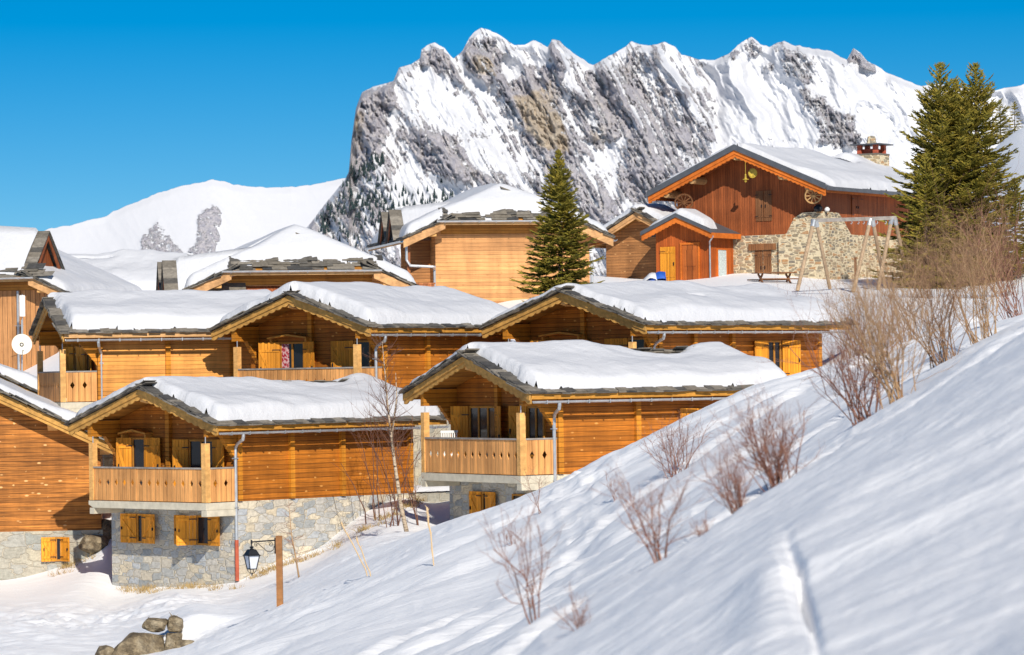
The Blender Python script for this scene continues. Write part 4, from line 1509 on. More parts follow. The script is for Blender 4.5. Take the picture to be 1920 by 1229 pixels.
# the red brown chalet ------------------------------------------------
hK = House('red_chalet', P(1545, 352, 165), R(58), 4.7, 'red chalet', 'chalet')
hK.root['label'] = 'big red brown chalet with rubble stone ground floor and stone chimney'
Wd, L, rise, uf, o = 9.6, 15.0, 2.05, 1.35, 0.85
zf = roof_fn(Wd, rise)
add_roof(hK, Wd, L, rise, M['redwood'], M['orange'], M['orange'], scallop=True, front_w=0.36, period=0.22, pend=0.05)
mb = MB()
sl = rise / (Wd / 2)
for side in (1, -1):
    V = (lambda x: x) if side > 0 else (lambda x: Wd - x)
    mb.prism([(V(-0.1), -0.1 * sl - 0.04), (V(Wd / 2), rise - 0.04), (V(Wd / 2), rise + 0.24), (V(-0.1), -0.1 * sl + 0.24)], -0.07, -0.01, lambda v, z, u: (u, v, z))
    mb.prism([(V(-0.12), -0.12 * sl + 0.02), (V(Wd / 2), rise + 0.02), (V(Wd / 2), rise + 0.08), (V(-0.12), -0.12 * sl + 0.08)], -0.005, L, lambda v, z, u: (u, v, z))
mb.box(0.0, L, -0.2, -0.125, -0.12, 0.06)
hK.part('roof_metal', mb, M['metal_roof'])
add_snow(hK, Wd, L, zf, T0=0.34, front=0.75, eave=0.06, seed=83, dips=[(0.7, 0.5, 0.5, 1.2, 0.9), (10.6, 4.4, 1.3, 0.8, 1.0)], left=0.1, round_=0.3, edge=0.2)
zt = lambda v: float(zf(0, v)) - 0.14
mb = MB()
mb.prism([(o, -2.1), (Wd - o, -2.1), (Wd - o, zt(o)), (Wd / 2, zt(Wd / 2)), (o, zt(o))], uf, L - 1, lambda v, z, u: (u, v, z))
hK.part('wall', mb, M['redwood'])
mb = MB()
mb.box(uf - 0.06, L - 0.96, o - 0.06, Wd - o + 0.06, -5.3, -2.1)
hK.part('stone_base', mb, M['stone_warm'])
# rounded stone oven swelling at the near corner
mb = MB()
pr = [(o + 2.2, -5.3), (o + 2.2, -2.35), (o + 1.75, -2.05), (o + 1.35, -1.35), (o + 0.9, -1.1), (o - 0.28, -1.08), (o - 0.28, -5.3)]
mb.prism(pr, uf - 0.26, uf + 0.4, lambda v, z, u: (u, v, z))
pr = [(uf - 0.25, -5.3), (uf - 0.25, -1.085), (uf + 1.3, -1.1), (uf + 1.9, -1.5), (uf + 2.6, -2.1), (uf + 2.9, -2.3), (uf + 2.9, -5.3)]
mb.prism(pr, o - 0.27, o + 0.3, lambda u, z, v: (u, v, z))
hK.part('stone_oven', mb, M['stone_warm'])
for v in (Wd / 2, 2.35, Wd - 2.35, 0.9, Wd - 0.9):
    mb = MB()
    z = zt(v) - 0.2
    mb.tube([(0.12, v, z), (uf + 0.05, v, z)], 0.19, 10)
    hK.part('purlin', mb, M['beam'])
F_ = face_tf('F', uf, o)
S_ = face_tf('S', uf, o)
pc = 3.95
for k in (0, 1):
    add_shutter(hK, F_, pc + (0.44 if k == 0 else -0.44), 0.42, -1.42, 0.05, -1 if k == 0 else 1, 0, mat='brownwood', brace=False, n0=0.012)
for k in (0, 1):
    add_shutter(hK, face_tf('F', uf - 0.06, o), 4.0 + (0.45 if k == 0 else -0.45), 0.43, -4.5, -2.85, -1 if k == 0 else 1, 0, mat='brownwood', brace=False, n0=0.012)
mb = MB(face_tf('F', uf - 0.06, o))
mb.box(3.3, 4.75, 0.0, 0.12, -2.83, -2.52)
hK.part('lintel', mb, M['brownwood'])
add_shutter(hK, S_, 4.6, 0.55, -1.3, -0.2, 1, 0, mat='redwood', brace=False, n0=0.012)
add_shutter(hK, S_, 5.72, 0.55, -1.3, -0.2, -1, 0, mat='redwood', brace=False, n0=0.012)
mb = MB(face_tf('S', uf, o - 0.06))
mb.box(4.0, 4.9, 0.0, 0.03, -4.4, -3.2)
hK.part('door', mb, M['brownwood'])
# chimney
tfc = lambda x, y, z: (11.5 + (x - 11.5) * 1.12 + 2.3, 3.9 + (y - 3.9) * 1.12 + 0.3, 1.2 + (z - 1.2) * 1.05)
mb = MB(tfc)
mb.box(10.9, 12.1, 3.3, 4.5, 1.2, 2.35)
ch = hK.part('chimney', mb, M['stone_warm'])
mb = MB(tfc)
mb.box(10.82, 12.18, 3.22, 4.58, 0.9, 1.62)
hK.part('flashing', mb, M['metal_roof'], ch)
mb = MB(tfc)
for a, b in ((11.0, 3.4), (11.8, 3.4), (11.0, 4.2), (11.8, 4.2)):
    mb.box(a, a + 0.2, b, b + 0.2, 2.351, 2.78)
mb.box(11.2, 11.8, 3.6, 4.2, 2.351, 2.6)
hK.part('chimney_pots', mb, M['terracotta'], ch)
mb = MB(tfc)
mb.box(10.75, 12.25, 3.15, 4.65, 2.781, 2.84)
hK.part('chimney_cap', mb, M['metal_roof'], ch)
mb = MB(tfc)
mb.box(10.88, 12.12, 3.28, 4.52, 2.29, 2.36)
hK.part('chimney_sill', mb, M['tile'], ch)
bmr = MB(tfc)
bmr.lathe([(0.26, 2.841), (0.22, 2.95), (0.2, 3.12), (0.17, 3.22), (0.05, 3.25)], (11.4, 3.85, 0), 7)
hK.part('cap_stone', bmr, M['stone_warm'], ch)

# porch in front of it
PW, PR_, PU, PV, PZ = 3.75, 0.8, -1.75, 5.25, -1.98
tfp = lambda x, y, z: (x + PU, y + PV, z + PZ)
PL = uf - 0.06 - PU
mb = MB(tfp)
mb.prism([(0, 0), (PW / 2, PR_), (PW, 0), (PW, -0.1), (PW / 2, PR_ - 0.1), (0, -0.1)], 0.05, PL, lambda v, z, u: (u, v, z))
pro = hK.part('porch_roof', mb, M['metal_roof'])
mb = MB(tfp)
for side in (1, -1):
    V = (lambda x: x) if side > 0 else (lambda x: PW - x)
    s2 = PR_ / (PW / 2)
    n = 40
    lo = [(V(-0.05 + (PW / 2 + 0.05) * i / n), (-0.05 + (PW / 2 + 0.05) * i / n) * s2 - 0.27 - 0.04 * abs(math.sin(math.pi * i / 4))) for i in range(n + 1)]
    mb.prism([(V(-0.05), -0.03), (V(PW / 2), PR_ - 0.03)] + lo[::-1], -0.0, 0.05, lambda v, z, u: (u, v, z))
mb.box(0.06, PL, -0.05, -0.002, -0.28, -0.03)
hK.part('porch_trim', mb, M['orange'], pro)
mb = MB(tfp)
for side in (1, -1):
    V = (lambda x: x) if side > 0 else (lambda x: PW - x)
    s2 = PR_ / (PW / 2)
    mb.prism([(V(-0.08), -0.05), (V(PW / 2), PR_ - 0.02), (V(PW / 2), PR_ + 0.17), (V(-0.08), 0.14)], -0.07, -0.005, lambda v, z, u: (u, v, z))
hK.part('porch_edge', mb, M['metal_roof'], pro)
# porch snow, half slid off
us = np.arange(0.1, PL, 0.08)
vs = np.arange(0.0, PW, 0.08)
U, V_ = np.meshgrid(us, vs, indexing='ij')
zr = PR_ * (1 - np.abs(V_ - PW / 2) / (PW / 2))
d = np.minimum(np.minimum(V_ - 0.45, PW - 0.1 - V_), np.minimum(U - 0.2, 1.9 - U + (V_ - 1.2) * 0.5)) + (fbm(U * 2, V_ * 2, 3, 7) - 0.5) * 0.15
T = 0.42 * np.sqrt(np.clip(1 - (1 - np.clip(d / 0.35, 0, 1)) ** 2, 0, 1))
ins = d > 0
keep = ins | np.roll(ins, 1, 0) | np.roll(ins, -1, 0) | np.roll(ins, 1, 1) | np.roll(ins, -1, 1)
grid_mesh('porch_snow', np.stack([U + PU, V_ + PV, zr + PZ + np.where(ins, T, 0) + 0.02], -1), M['snow'], pro, None, keep=keep)
mb = MB(tfp)
mb.prism([(0.4, -3.4), (PW - 0.4, -3.4), (PW - 0.4, 0.06), (PW / 2, 0.66), (0.4, 0.06)], 0.62, PL, lambda v, z, u: (u, v, z))
pw = hK.part('porch_wall', mb, M['porchwood'])
mb = MB(tfp)
mb.box(0.3, 0.61, 0.3, 1.25, -3.4, -2.35)
mb.box(0.3, 0.61, 2.1, PW - 0.3, -3.4, -2.35)
mb.box(0.62, PL - 0.1, 0.1, 0.39, -3.4, -2.35)
hK.part('porch_plinth', mb, M['stone_warm'])
Fp = lambda s, n, z: (PU + 0.62 - n, PV + s, PZ + z)
Sp = lambda s, n, z: (PU + s, PV + 0.4 - n, PZ + z)
add_shutter(hK, Fp, 3.1, 0.85, -2.3, -0.62, -1, 2, mat='shutter', brace=False, n0=0.02)
mb = MB(Fp)
mb.box(0.92, 1.0, 0, 0.07, -3.3, -0.55)
mb.box(1.9, 1.98, 0, 0.07, -3.3, -0.55)
mb.box(0.92, 1.98, 0, 0.07, -0.549, -0.45)
dr = hK.part('porch_door', mb, M['orange'])
mb = MB(Fp)
mb.box(1.01, 1.89, 0.0, 0.03, -3.3, -0.56)
for zz in (-2.6, -1.6):
    mb.box(1.15, 1.75, 0.031, 0.05, zz, zz + 0.8)
hK.part('door_leaf', mb, M['doorwood'], dr)
w_ = add_window(hK, Sp, 1.35, 2.35, -2.25, -0.75, 0, None, frame='orange', glass='curtain')
mb = MB(tfp)
mb.tube([(0.12, -0.09, -0.2), (0.3, 0.2, -0.45), (0.55, 0.33, -0.6), (0.55, 0.33, -2.4)], 0.04, 6)
hK.part('downpipe', mb, M['zinc'], pw)


# ------------------------------------------------------------------ plants
def cones_mesh(name, a, b, ra, rb, mat, parent=None, n=3):
    """many small tapered sticks a->b as one mesh"""
    a, b = np.asarray(a, float), np.asarray(b, float)
    ra, rb = np.asarray(ra, float)[:, None], np.asarray(rb, float)[:, None]
    d = b - a
    d /= np.maximum(np.linalg.norm(d, axis=1, keepdims=True), 1e-9)
    ref = np.where(np.abs(d[:, 2:3]) > 0.9, np.array([[1.0, 0, 0]]), np.array([[0, 0, 1.0]]))
    x = np.cross(d, ref)
    x /= np.maximum(np.linalg.norm(x, axis=1, keepdims=True), 1e-9)
    y = np.cross(d, x)
    K = len(a)
    V = np.empty((K, 2 * n, 3))
    for k in range(n):
        t = 2 * math.pi * k / n
        o = x * math.cos(t) + y * math.sin(t)
        V[:, k] = a + o * ra
        V[:, n + k] = b + o * rb
    base = (np.arange(K) * 2 * n)[:, None]
    q = np.concatenate([base + np.array([[k, (k + 1) % n, n + (k + 1) % n, n + k]]) for k in range(n)])
    me = bpy.data.meshes.new(name)
    me.vertices.add(K * 2 * n)
    me.vertices.foreach_set('co', V.astype(np.float32).ravel())
    me.loops.add(q.size)
    me.loops.foreach_set('vertex_index', q.astype(np.int32).ravel())
    me.polygons.add(len(q))
    me.polygons.foreach_set('loop_start', np.arange(0, q.size, 4, dtype=np.int32))
    me.polygons.foreach_set('loop_total', np.full(len(q), 4, np.int32))
    me.update(calc_edges=True)
    return link(name, me, mat, parent)


def conifer(label, base, H, Rm, seed, whorl=0.17, step=0.10, tw=0.20, group=None, name='spruce', tops=((0, 0, 1.0),), ex=0.82, low=0.04):
    rr = random.Random(seed)
    root = empty(name, base)
    tag(root, label, 'tree', group)
    A, B, RA = [], [], []
    mb = MB()
    for tx, ty, hs_ in tops:
        Ht = H * hs_
        mb.tube([(tx * 0.5, ty * 0.5, -0.4), (tx * 0.8, ty * 0.8, Ht * 0.3), (tx, ty, Ht * 0.7), (tx, ty, Ht)], [0.028 * H * 0.6, 0.016 * H, 0.007 * H, 0.004], 7)
        z = Ht * low
        while z < Ht:
            k = z / Ht
            nb = 8 if k < 0.8 else 6
            a0 = rr.random() * 6.28
            for i in range(nb):
                az = a0 + 6.283 * i / nb + rr.uniform(-0.3, 0.3)
                Lb = Rm * (1 - k) ** ex * rr.choice((1.0, 1.0, 0.72)) * rr.uniform(0.6, 1.25) + 0.10
                if k < 0.10:
                    Lb *= 0.55 + 4 * k
                if rr.random() < 0.12:
                    continue
                el = -0.30 + 1.05 * k ** 1.4 + rr.uniform(-0.12, 0.12)
                p = Vector((tx * (0.5 + 0.5 * k), ty * (0.5 + 0.5 * k), z + rr.uniform(-0.05, 0.05)))
                n = max(2, int(Lb / step))
                for j in range(n):
                    f = j / n
                    e2 = el + 0.55 * f * f
                    d = Vector((math.cos(az) * math.cos(e2), math.sin(az) * math.cos(e2), math.sin(e2)))
                    q = p + d * (Lb / n)
                    if f > 0.12 or k > 0.75:
                        A.append(p)
                        B.append(q + d * 0.04)
                        RA.append(0.030 if f < 0.8 else 0.026)
                    side = Vector((-math.sin(az), math.cos(az), 0))
                    lt = (tw + 0.34 * Lb * (1 - f) * (0.35 + f)) * rr.uniform(0.6, 1.1)
                    if k > 0.86:
                        lt *= 0.55
                    if f > 0.18:
                        for sg in (-1, 1):
                            if rr.random() < 0.1:
                                continue
                            dd = (d * rr.uniform(0.7, 1.0) + side * sg * rr.uniform(0.6, 0.95) + Vector((0, 0, rr.uniform(-0.28, 0.22)))).normalized()
                            e = p + dd * lt
                            A.append(p)
                            B.append(e)
                            RA.append(0.030)
                            if lt > 0.26:
                                for _ in range(2 if lt < 0.45 else 4):
                                    m_ = p + dd * lt * rr.uniform(0.3, 0.85)
                                    d3 = (dd + side * rr.uniform(-0.9, 0.9) + d * rr.uniform(-0.3, 0.9) + Vector((0, 0, rr.uniform(-0.45, 0.3)))).normalized()
                                    A.append(m_)
                                    B.append(m_ + d3 * rr.uniform(0.10, 0.2))
                                    RA.append(0.026)
                    p = q
            z += whorl * (1.0 if k < 0.75 else 0.8)
        A.append(Vector((tx, ty, Ht - 0.5)))
        B.append(Vector((tx, ty, Ht + 0.12)))
        RA.append(0.03)
    mb.build('trunk', M['bark'], root)
    RA = np.array(RA) * 1.15 * (H / 7.0) ** 0.25
    cones_mesh('crown', A, B, RA, RA * 0.25, M['needle'], root)
    return root


def grow(rr, segs, p, d, length, r, level, up=0.25, wig=0.18, kids=(3, 2), n=5, spread=0.7):
    st = length / n
    for i in range(n):
        d = (d + Vector((rr.gauss(0, wig), rr.gauss(0, wig), rr.gauss(0, wig) + up * 0.3))).normalized()
        q = p + d * st
        r2 = r * 0.84
        segs.append((p, q, r, r2))
        if level > 0 and i >= 1:
            for _ in range(kids[0] if i < n - 1 else kids[1]):
                if rr.random() < 0.62:
                    dd = (d + Vector((rr.gauss(0, spread), rr.gauss(0, spread), rr.gauss(0.15, spread * 0.5)))).normalized()
                    grow(rr, segs, p.lerp(q, rr.random()), dd, length * rr.uniform(0.28, 0.5), r * 0.55, level - 1, up, wig * 1.1, kids, 4, spread)
        p, r = q, r2
    return p


def shrub(name, label, base, h, w, seed, stems=7, mat='twig', level=2, r=0.012, kids=(2, 2), lean=(0, 0), cat='shrub', group='bare shrubs on the snow slope', up=0.3, wig=0.12):
    rr = random.Random(seed)
    segs = []
    for i in range(stems):
        az = rr.uniform(0, 6.283)
        t = rr.uniform(0.1, 1.0) * w / (2 * h)
        d = Vector((math.cos(az) * t + lean[0], math.sin(az) * t + lean[1], 1)).normalized()
        b = Vector((rr.gauss(0, 0.06 * w), rr.gauss(0, 0.06 * w), -0.08))
        grow(rr, segs, b, d, h * rr.uniform(0.65, 1.0), r * rr.uniform(0.7, 1.15), level, up, wig, kids)
    o = cones_mesh(name, [s[0] for s in segs], [s[1] for s in segs], [s[2] for s in segs], [s[3] for s in segs], M[mat], n=4)
    o.location = base
    tag(o, label, cat, group)
    return o


conifer('lone young spruce standing before the pale hipped house', P(1052, 566, 131), 5.65, 1.75, 5, ex=0.9, whorl=0.115, step=0.085, tw=0.2)
ctr = P(1795, 545, 146)
conifer('tall dense spruce with two spires beside the red chalet', P(1770, 545, 155), 10.1, 3.05, 17, ex=0.62, whorl=0.19, step=0.14, tw=0.24, tops=((0, 0, 1.0), (0.75, 0.6, 0.93)), group=None)
conifer('tall spruce with a single spire at the uphill side of the spruce clump', P(1835, 542, 156), 10.1, 3.1, 23, ex=0.62, whorl=0.19, step=0.14, tw=0.24)
conifer('low bushy spruce filling the skirt of the clump by the red chalet', P(1738, 545, 153), 6.0, 2.0, 29, whorl=0.17, step=0.12, tw=0.22)
conifer('small spruce at the right picture edge behind the shrubs', P(1905, 500, 158), 4.0, 1.6, 31, whorl=0.17, step=0.12, tw=0.2)
conifer('tiny pine top showing over the snow crest, the left one', P(1876, 262, 238), 2.7, 0.8, 37, whorl=0.2, step=0.14, tw=0.2, group='pines on the upper crest')
conifer('tiny pine top showing over the snow crest, the right one', P(1903, 258, 240), 2.5, 0.7, 38, whorl=0.2, step=0.14, tw=0.2, group='pines on the upper crest')

SH = [  # base px, base py, search depth from, height px, width px, stems, mat, label
    (1000, 1188, 24, 235, 95, 2, 'twig', 'thin forked shrub lowest on the near slope, bare snow around it'),
    (1095, 1190, 24, 95, 90, 3, 'twig', 'low red twigs poking from a snow hummock beside the lowest forked shrub'),
    (1243, 1058, 26, 210, 120, 4, 'twig', 'open fan shaped shrub halfway up the slope with clear snow behind'),
    (1270, 885, 40, 125, 120, 8, 'twig', 'twiggy shrub against the siding of the half sunk chalet'),
    (1388, 975, 28, 150, 110, 9, 'twig', 'dense upright shrub below the densest one on the mid slope'),
    (1465, 915, 30, 190, 170, 11, 'twig', 'densest reddish shrub on the mid slope casting blue shadow'),
    (1625, 800, 36, 230, 230, 12, 'twig', 'wide brown shrub leaning left above the blue shaded hollow'),
    (1690, 770, 38, 290, 210, 12, 'twig_tan', 'tall tan shrub with thick stems on the upper slope'),
    (1500, 702, 70, 175, 120, 9, 'twig', 'thin straight twigs before the right end wall of the middle chalet'),
    (1610, 700, 80, 150, 170, 10, 'twig_brown', 'hazy tan shrub in the snow right of the long eave'),
    (1700, 670, 80, 190, 190, 10, 'twig_tan', 'pale arching shrub on the white bank under the swing frame'),
    (1770, 690, 36, 260, 220, 11, 'twig_brown', 'tall blurred shrub before the foot of the spruces'),
    (1850, 640, 36, 250, 230, 11, 'twig_tan', 'tallest blurred shrub right of the spruce foot'),
    (1905, 600, 34, 260, 170, 9, 'twig', 'dark red shrub cut by the right picture edge'),
    (1825, 560, 100, 150, 200, 14, 'twig_brown', 'brown thicket hiding the trunks of the spruces'),
    (1740, 560, 100, 120, 160, 14, 'twig_brown', 'brown thicket between swing frame and spruces'),
    (1890, 555, 100, 150, 180, 14, 'twig_brown', 'brown thicket at the right edge below the small spruce'),
    (1020, 965, 60, 125, 60, 1, 'twig', 'single bare sapling before the concrete corner of the sunk chalet balcony'),
    (1160, 935, 40, 70, 60, 2, 'twig', 'short leaning twig pair on the smooth slope'),
    (960, 1020, 40, 50, 60, 3, 'twig', 'tiny red twig tuft low left on the slope'),
    (1330, 1065, 26, 55, 60, 3, 'twig', 'small twig tuft beside the open fan shaped shrub'),
]
for i, (bx, by, y0, hp, wp, ns, mt_, lb) in enumerate(SH):
    b = on_ground(bx, by, y0)
    s_ = F / b.y
    shrub('bare_shrub', lb, b, hp / s_, wp / s_, 300 + i, max(ns, int(ns * (2.8 if by < 720 else 2.0))), mt_, 3 if by < 720 else 2, max(0.0045, 0.0088 * min(1.0, hp / s_)) if hp > 80 else 0.005, kids=(2, 2) if by < 720 else (3, 3), lean=(-0.22, 0), wig=0.2)

# birch and its neighbours beside the front chalet
b = on_ground(765, 1003, 84)
root = empty('birch_tree', b)
tag(root, 'slim white barked birch with bare twigs before the front chalet wall', 'tree')
s_ = F / b.y
rr = random.Random(77)
pts = [Vector(((x - 765) / s_, 0.1 * math.sin(i), (1003 - y) / s_)) for i, (x, y) in enumerate([(765, 1015), (752, 950), (744, 890), (737, 830), (731, 770), (727, 710), (722, 645)])]
mb = MB()
mb.tube(pts, [0.07, 0.06, 0.05, 0.038, 0.027, 0.017, 0.007], 8)
mb.tube([pts[3], pts[3].lerp(pts[4], 0.6) + Vector((0.12, 0.05, 0)), pts[4] + Vector((0.26, 0, 0.3)), pts[5] + Vector((0.3, 0, 0.1))], [0.035, 0.026, 0.018, 0.006], 6)
mb.build('trunk', M['birch'], root, smooth=True)
segs = []
for i in range(64):
    f = rr.uniform(0.34, 0.98)
    k = min(5, int(f * 6))
    p = pts[k].lerp(pts[k + 1], f * 6 - k)
    az = rr.uniform(0, 6.28)
    d = Vector((math.cos(az), math.sin(az), rr.uniform(0.5, 1.3))).normalized()
    grow(rr, segs, p, d, rr.uniform(0.7, 1.3) * (1.15 - f * 0.6), 0.010, 1, 0.25, 0.12, (2, 2))
cones_mesh('crown', [s[0] for s in segs], [s[1] for s in segs], [s[2] for s in segs], [s[3] for s in segs], M['twig_dark'], root, n=4)
for i, (bx, by, hp, wp, ns, lb) in enumerate([(742, 985, 235, 130, 6, 'dark leafless shrub round the foot of the birch'), (700, 978, 190, 110, 4, 'dark bare shrub left of the birch against the stone base'), (785, 985, 190, 60, 3, 'dark upright stems right of the birch by the low wall')]):
    b = on_ground(bx, by, 86)
    s_ = F / b.y
    shrub('bare_shrub', lb, b, hp / s_, wp / s_, 400 + i, ns, 'twig_dark', 2, 0.02, kids=(2, 2), group='dark shrubs by the front chalet')
b = on_ground(562, 1083, 84)
s_ = F / b.y
rr = random.Random(91)
root = empty('larch_sapling', b)
tag(root, 'bare young larch right of the lantern post, before the long stone base', 'tree')
tp = [Vector((0, 0, -0.1)), Vector((-0.1, 0, 0.6)), Vector((-0.22, 0, 1.3)), Vector((-0.28, 0, 2.2))]
mb = MB()
mb.tube(tp, [0.03, 0.024, 0.016, 0.004], 6)
mb.build('trunk', M['twig_tan'], root, smooth=True)
segs = []
for i in range(34):
    f = rr.uniform(0.25, 0.97)
    k = min(2, int(f * 3))
    p = tp[k].lerp(tp[k + 1], f * 3 - k)
    az = rr.uniform(0, 6.28)
    grow(rr, segs, p, Vector((math.cos(az), math.sin(az), rr.uniform(0.1, 0.5))).normalized(), rr.uniform(0.4, 0.85) * (1.2 - f), 0.007, 1, 0.1, 0.12, (1, 1))
cones_mesh('crown', [s[0] for s in segs], [s[1] for s in segs], [s[2] for s in segs], [s[3] for s in segs], M['twig'], root, n=4)

# dry stalks
for i, (bx, by, tx, ty, lb) in enumerate([(692, 1079, 640, 980, 'long straw coloured stalk leaning left in the snow'), (697, 1079, 668, 1010, 'shorter straw coloured stalk crossing the long leaning one'), (814, 1062, 801, 952, 'upright knobbly straw coloured stalk alone in the snow')]):
    b = on_ground(bx, by, 60)
    t = P(tx, ty, b.y) - b
    rr = random.Random(500 + i)
    mb = MB()
    n = 7
    pts, rad = [Vector((0, 0, -0.15))], [0.012]
    for k in range(1, n + 1):
        pts.append(t * (k / n) + Vector((rr.uniform(-0.015, 0.015), rr.uniform(-0.015, 0.015), 0)))
        rad.append(0.020 if k in (2, 4, 5, n - 1) and i == 2 else 0.014)
    rad[-1] = 0.024
    mb.tube(pts, rad, 6)
    for k in range(9):
        p = pts[-1] - t * (k * 0.03)
        mb.tube([p, p + Vector((rr.uniform(-0.05, 0.05), rr.uniform(-0.05, 0.05), 0.05))], [0.009, 0.003], 4)
    o = mb.build('dry_stalk', M['stalk'])
    o.location = b
    tag(o, lb, 'plant', 'dry stalks in the snow')

# dry grass along the wall feet
A, B, RA = [], [], []
rr = random.Random(3)
lines = [((225, 1104), (452, 1099), 800, 8), ((460, 1086), (640, 1020), 800, 7), ((640, 1018), (790, 934), 700, 8), ((110, 1070), (185, 1035), 350, 8)]
for (x0, y0), (x1, y1), n, wob in lines:
    for i in range(n):
        t = rr.random()
        px_, py_ = x0 + (x1 - x0) * t + rr.gauss(0, 3), y0 + (y1 - y0) * t + abs(rr.gauss(0, wob)) * 0.5
        p = on_ground(px_, py_ + 1, 88) if i % 40 == 0 or i == 0 else p0 + Vector((rr.gauss(0, 0.14), rr.gauss(0, 0.14), 0))
        if i % 40 == 0:
            p0 = p
        A.append(p + Vector((0, 0, -0.04)))
        B.append(p + Vector((rr.gauss(0, 0.12), rr.gauss(0, 0.10), rr.uniform(0.04, 0.2))))
        RA.append(0.008)
o = cones_mesh('dry_grass', A, B, RA, np.array(RA) * 0.2, M['grass'], n=3)
tag(o, kind='stuff')

# far trees dotted over the foot of the mountain
A, B, RA = [], [], []
MPX, MTOP, MPY, MD = MOUNT
rr = random.Random(8)


def mt_point(px, py):
    i = int(np.clip((px - MPX[0]) / (MPX[1] - MPX[0]), 0, len(MPX) - 1))
    col = MPY[:, i]
    j = int(np.clip(np.searchsorted(col, py), 0, len(col) - 1))
    return P(px, py, float(MD[j, i]) - 1.5)


for i in range(420):
    if i < 200:
        px_, py_ = rr.uniform(590, 720), 0
        py_ = rr.gauss(395, 30) + (655 - px_) * 0.25
    elif i < 320:
        px_, py_ = rr.uniform(720, 850), rr.gauss(385, 18)
    else:
        px_ = rr.uniform(640, 720)
        py_ = 300 + (715 - px_) * 0.55 + rr.gauss(0, 8)
    if py_ < prof(RIDGE, px_) + 6:
        continue
    p = mt_point(px_, py_)
    hh = rr.uniform(3, 6.5)
    for k in range(3):
        A.append(p + Vector((0, 0, hh * 0.28 * k - 1.0)))
        B.append(p + Vector((0, 0, hh * (0.28 * k + 0.5))))
        RA.append((1.25 - 0.33 * k) * hh / 5)
o = cones_mesh('far_forest', A, B, RA, np.array(RA) * 0.05, M['far_needle'], n=5)
tag(o, kind='stuff')

# ------------------------------------------------------------------ rocks
def rock(label, c, size, seed, blocky=False, group=None, name='boulder'):
    bm = bmesh.new()
    rr = random.Random(seed)
    for k in range(30):
        v = Vector((rr.gauss(0, 1), rr.gauss(0, 1), rr.gauss(0, 1)))
        v = v.normalized() * rr.uniform(0.86, 1.04)
        if blocky:
            v = v / ((abs(v.x) ** 5 + abs(v.y) ** 5 + abs(v.z) ** 5) ** 0.2) * 0.86
        bm.verts.new((v.x * 0.95, v.y * 0.95, max(-0.8, min(0.72, v.z))))
    r_ = bmesh.ops.convex_hull(bm, input=bm.verts)
    bmesh.ops.delete(bm, geom=[e for e in r_['geom_interior'] if isinstance(e, bmesh.types.BMVert)], context='VERTS')
    bmesh.ops.bevel(bm, geom=bm.edges[:], offset=0.05, segments=1, affect='EDGES')
    bmesh.ops.triangulate(bm, faces=bm.faces)
    bmesh.ops.subdivide_edges(bm, edges=bm.edges[:], cuts=3, use_grid_fill=True)
    for v in bm.verts:
        p = v.co
        k = 1 + (float(fbm(p.x * 3 + seed, p.y * 3 + p.z * 2.7, 4, seed)) - 0.5) * 0.16
        v.co = Vector((p.x * size[0], p.y * size[1], p.z * size[2])) * k
    me = bpy.data.meshes.new(name)
    bm.to_mesh(me)
    bm.free()
    o = link(name, me, M['rock'], None, c, False)
    o.rotation_euler = (rr.uniform(-0.15, 0.15), rr.uniform(-0.12, 0.12), rr.uniform(-0.4, 0.4) if blocky else rr.uniform(0, 3))
    tag(o, label, 'rock', group)
    return o


Y = 81.0
HG = 'rocks under the snow bank'
rock('biggest tan rock slab cut by the bottom edge', P(252, 1226, Y), (0.86, 0.7, 0.68), 1, True, group=HG)
rock('flat lit rock lying on the biggest rock slab', P(292, 1172, Y + 0.35), (0.33, 0.35, 0.2), 2, True, group=HG)
rock('dark upper rock tucked under the snow lip', P(328, 1169, Y + 0.5), (0.24, 0.3, 0.25), 3, True, group=HG)
rock('narrow upright rock in the middle of the rock heap', P(322, 1212, Y + 0.1), (0.26, 0.4, 0.42), 4, True, group=HG)
rock('small low rock at the right end of the rock heap', P(352, 1212, Y + 0.1), (0.34, 0.4, 0.2), 5, True, group=HG)
rock('smallest rock left of the big slab in the heap', P(196, 1228, Y - 0.2), (0.26, 0.3, 0.3), 16, True, group=HG)
rock('upper shaded boulder between the two front chalets', P(186, 995, 115.2), (0.75, 0.75, 0.55), 6, group='shaded boulders between chalets')
rock('lower shaded boulder between the two front chalets', P(178, 1021, 114.6), (0.62, 0.65, 0.45), 7, group='shaded boulders between chalets')

# low wall with snow on it, between the two front chalets
p0, p1 = P(778, 921, 111.5), P(850, 917, 112.2)
root = empty('retaining_wall', p0 - Vector((0, 0, 1.4)), math.atan2(p1.y - p0.y, p1.x - p0.x))
tag(root, 'low stone retaining wall with snow on top left of the sunk chalet', 'wall')
ln = (p1 - p0).length
mb = MB()
mb.box(0, ln, 0, 0.3, 0, 1.38)
mb.build('wall', M['stone_pale'], root)
us, vs = np.meshgrid(np.linspace(-0.05, ln + 0.05, 30), np.linspace(-0.08, 0.5, 12), indexing='ij')
d = np.minimum(np.minimum(us + 0.05, ln + 0.05 - us), np.minimum(vs + 0.08, 0.5 - vs))
grid_mesh('snow_cap', np.stack([us, vs, 1.37 + 0.2 * np.sqrt(np.clip(d / 0.25, 0, 1)) + (fbm(us * 3, vs * 3, 3, 5) - 0.5) * 0.05], -1), M['snow'], root)

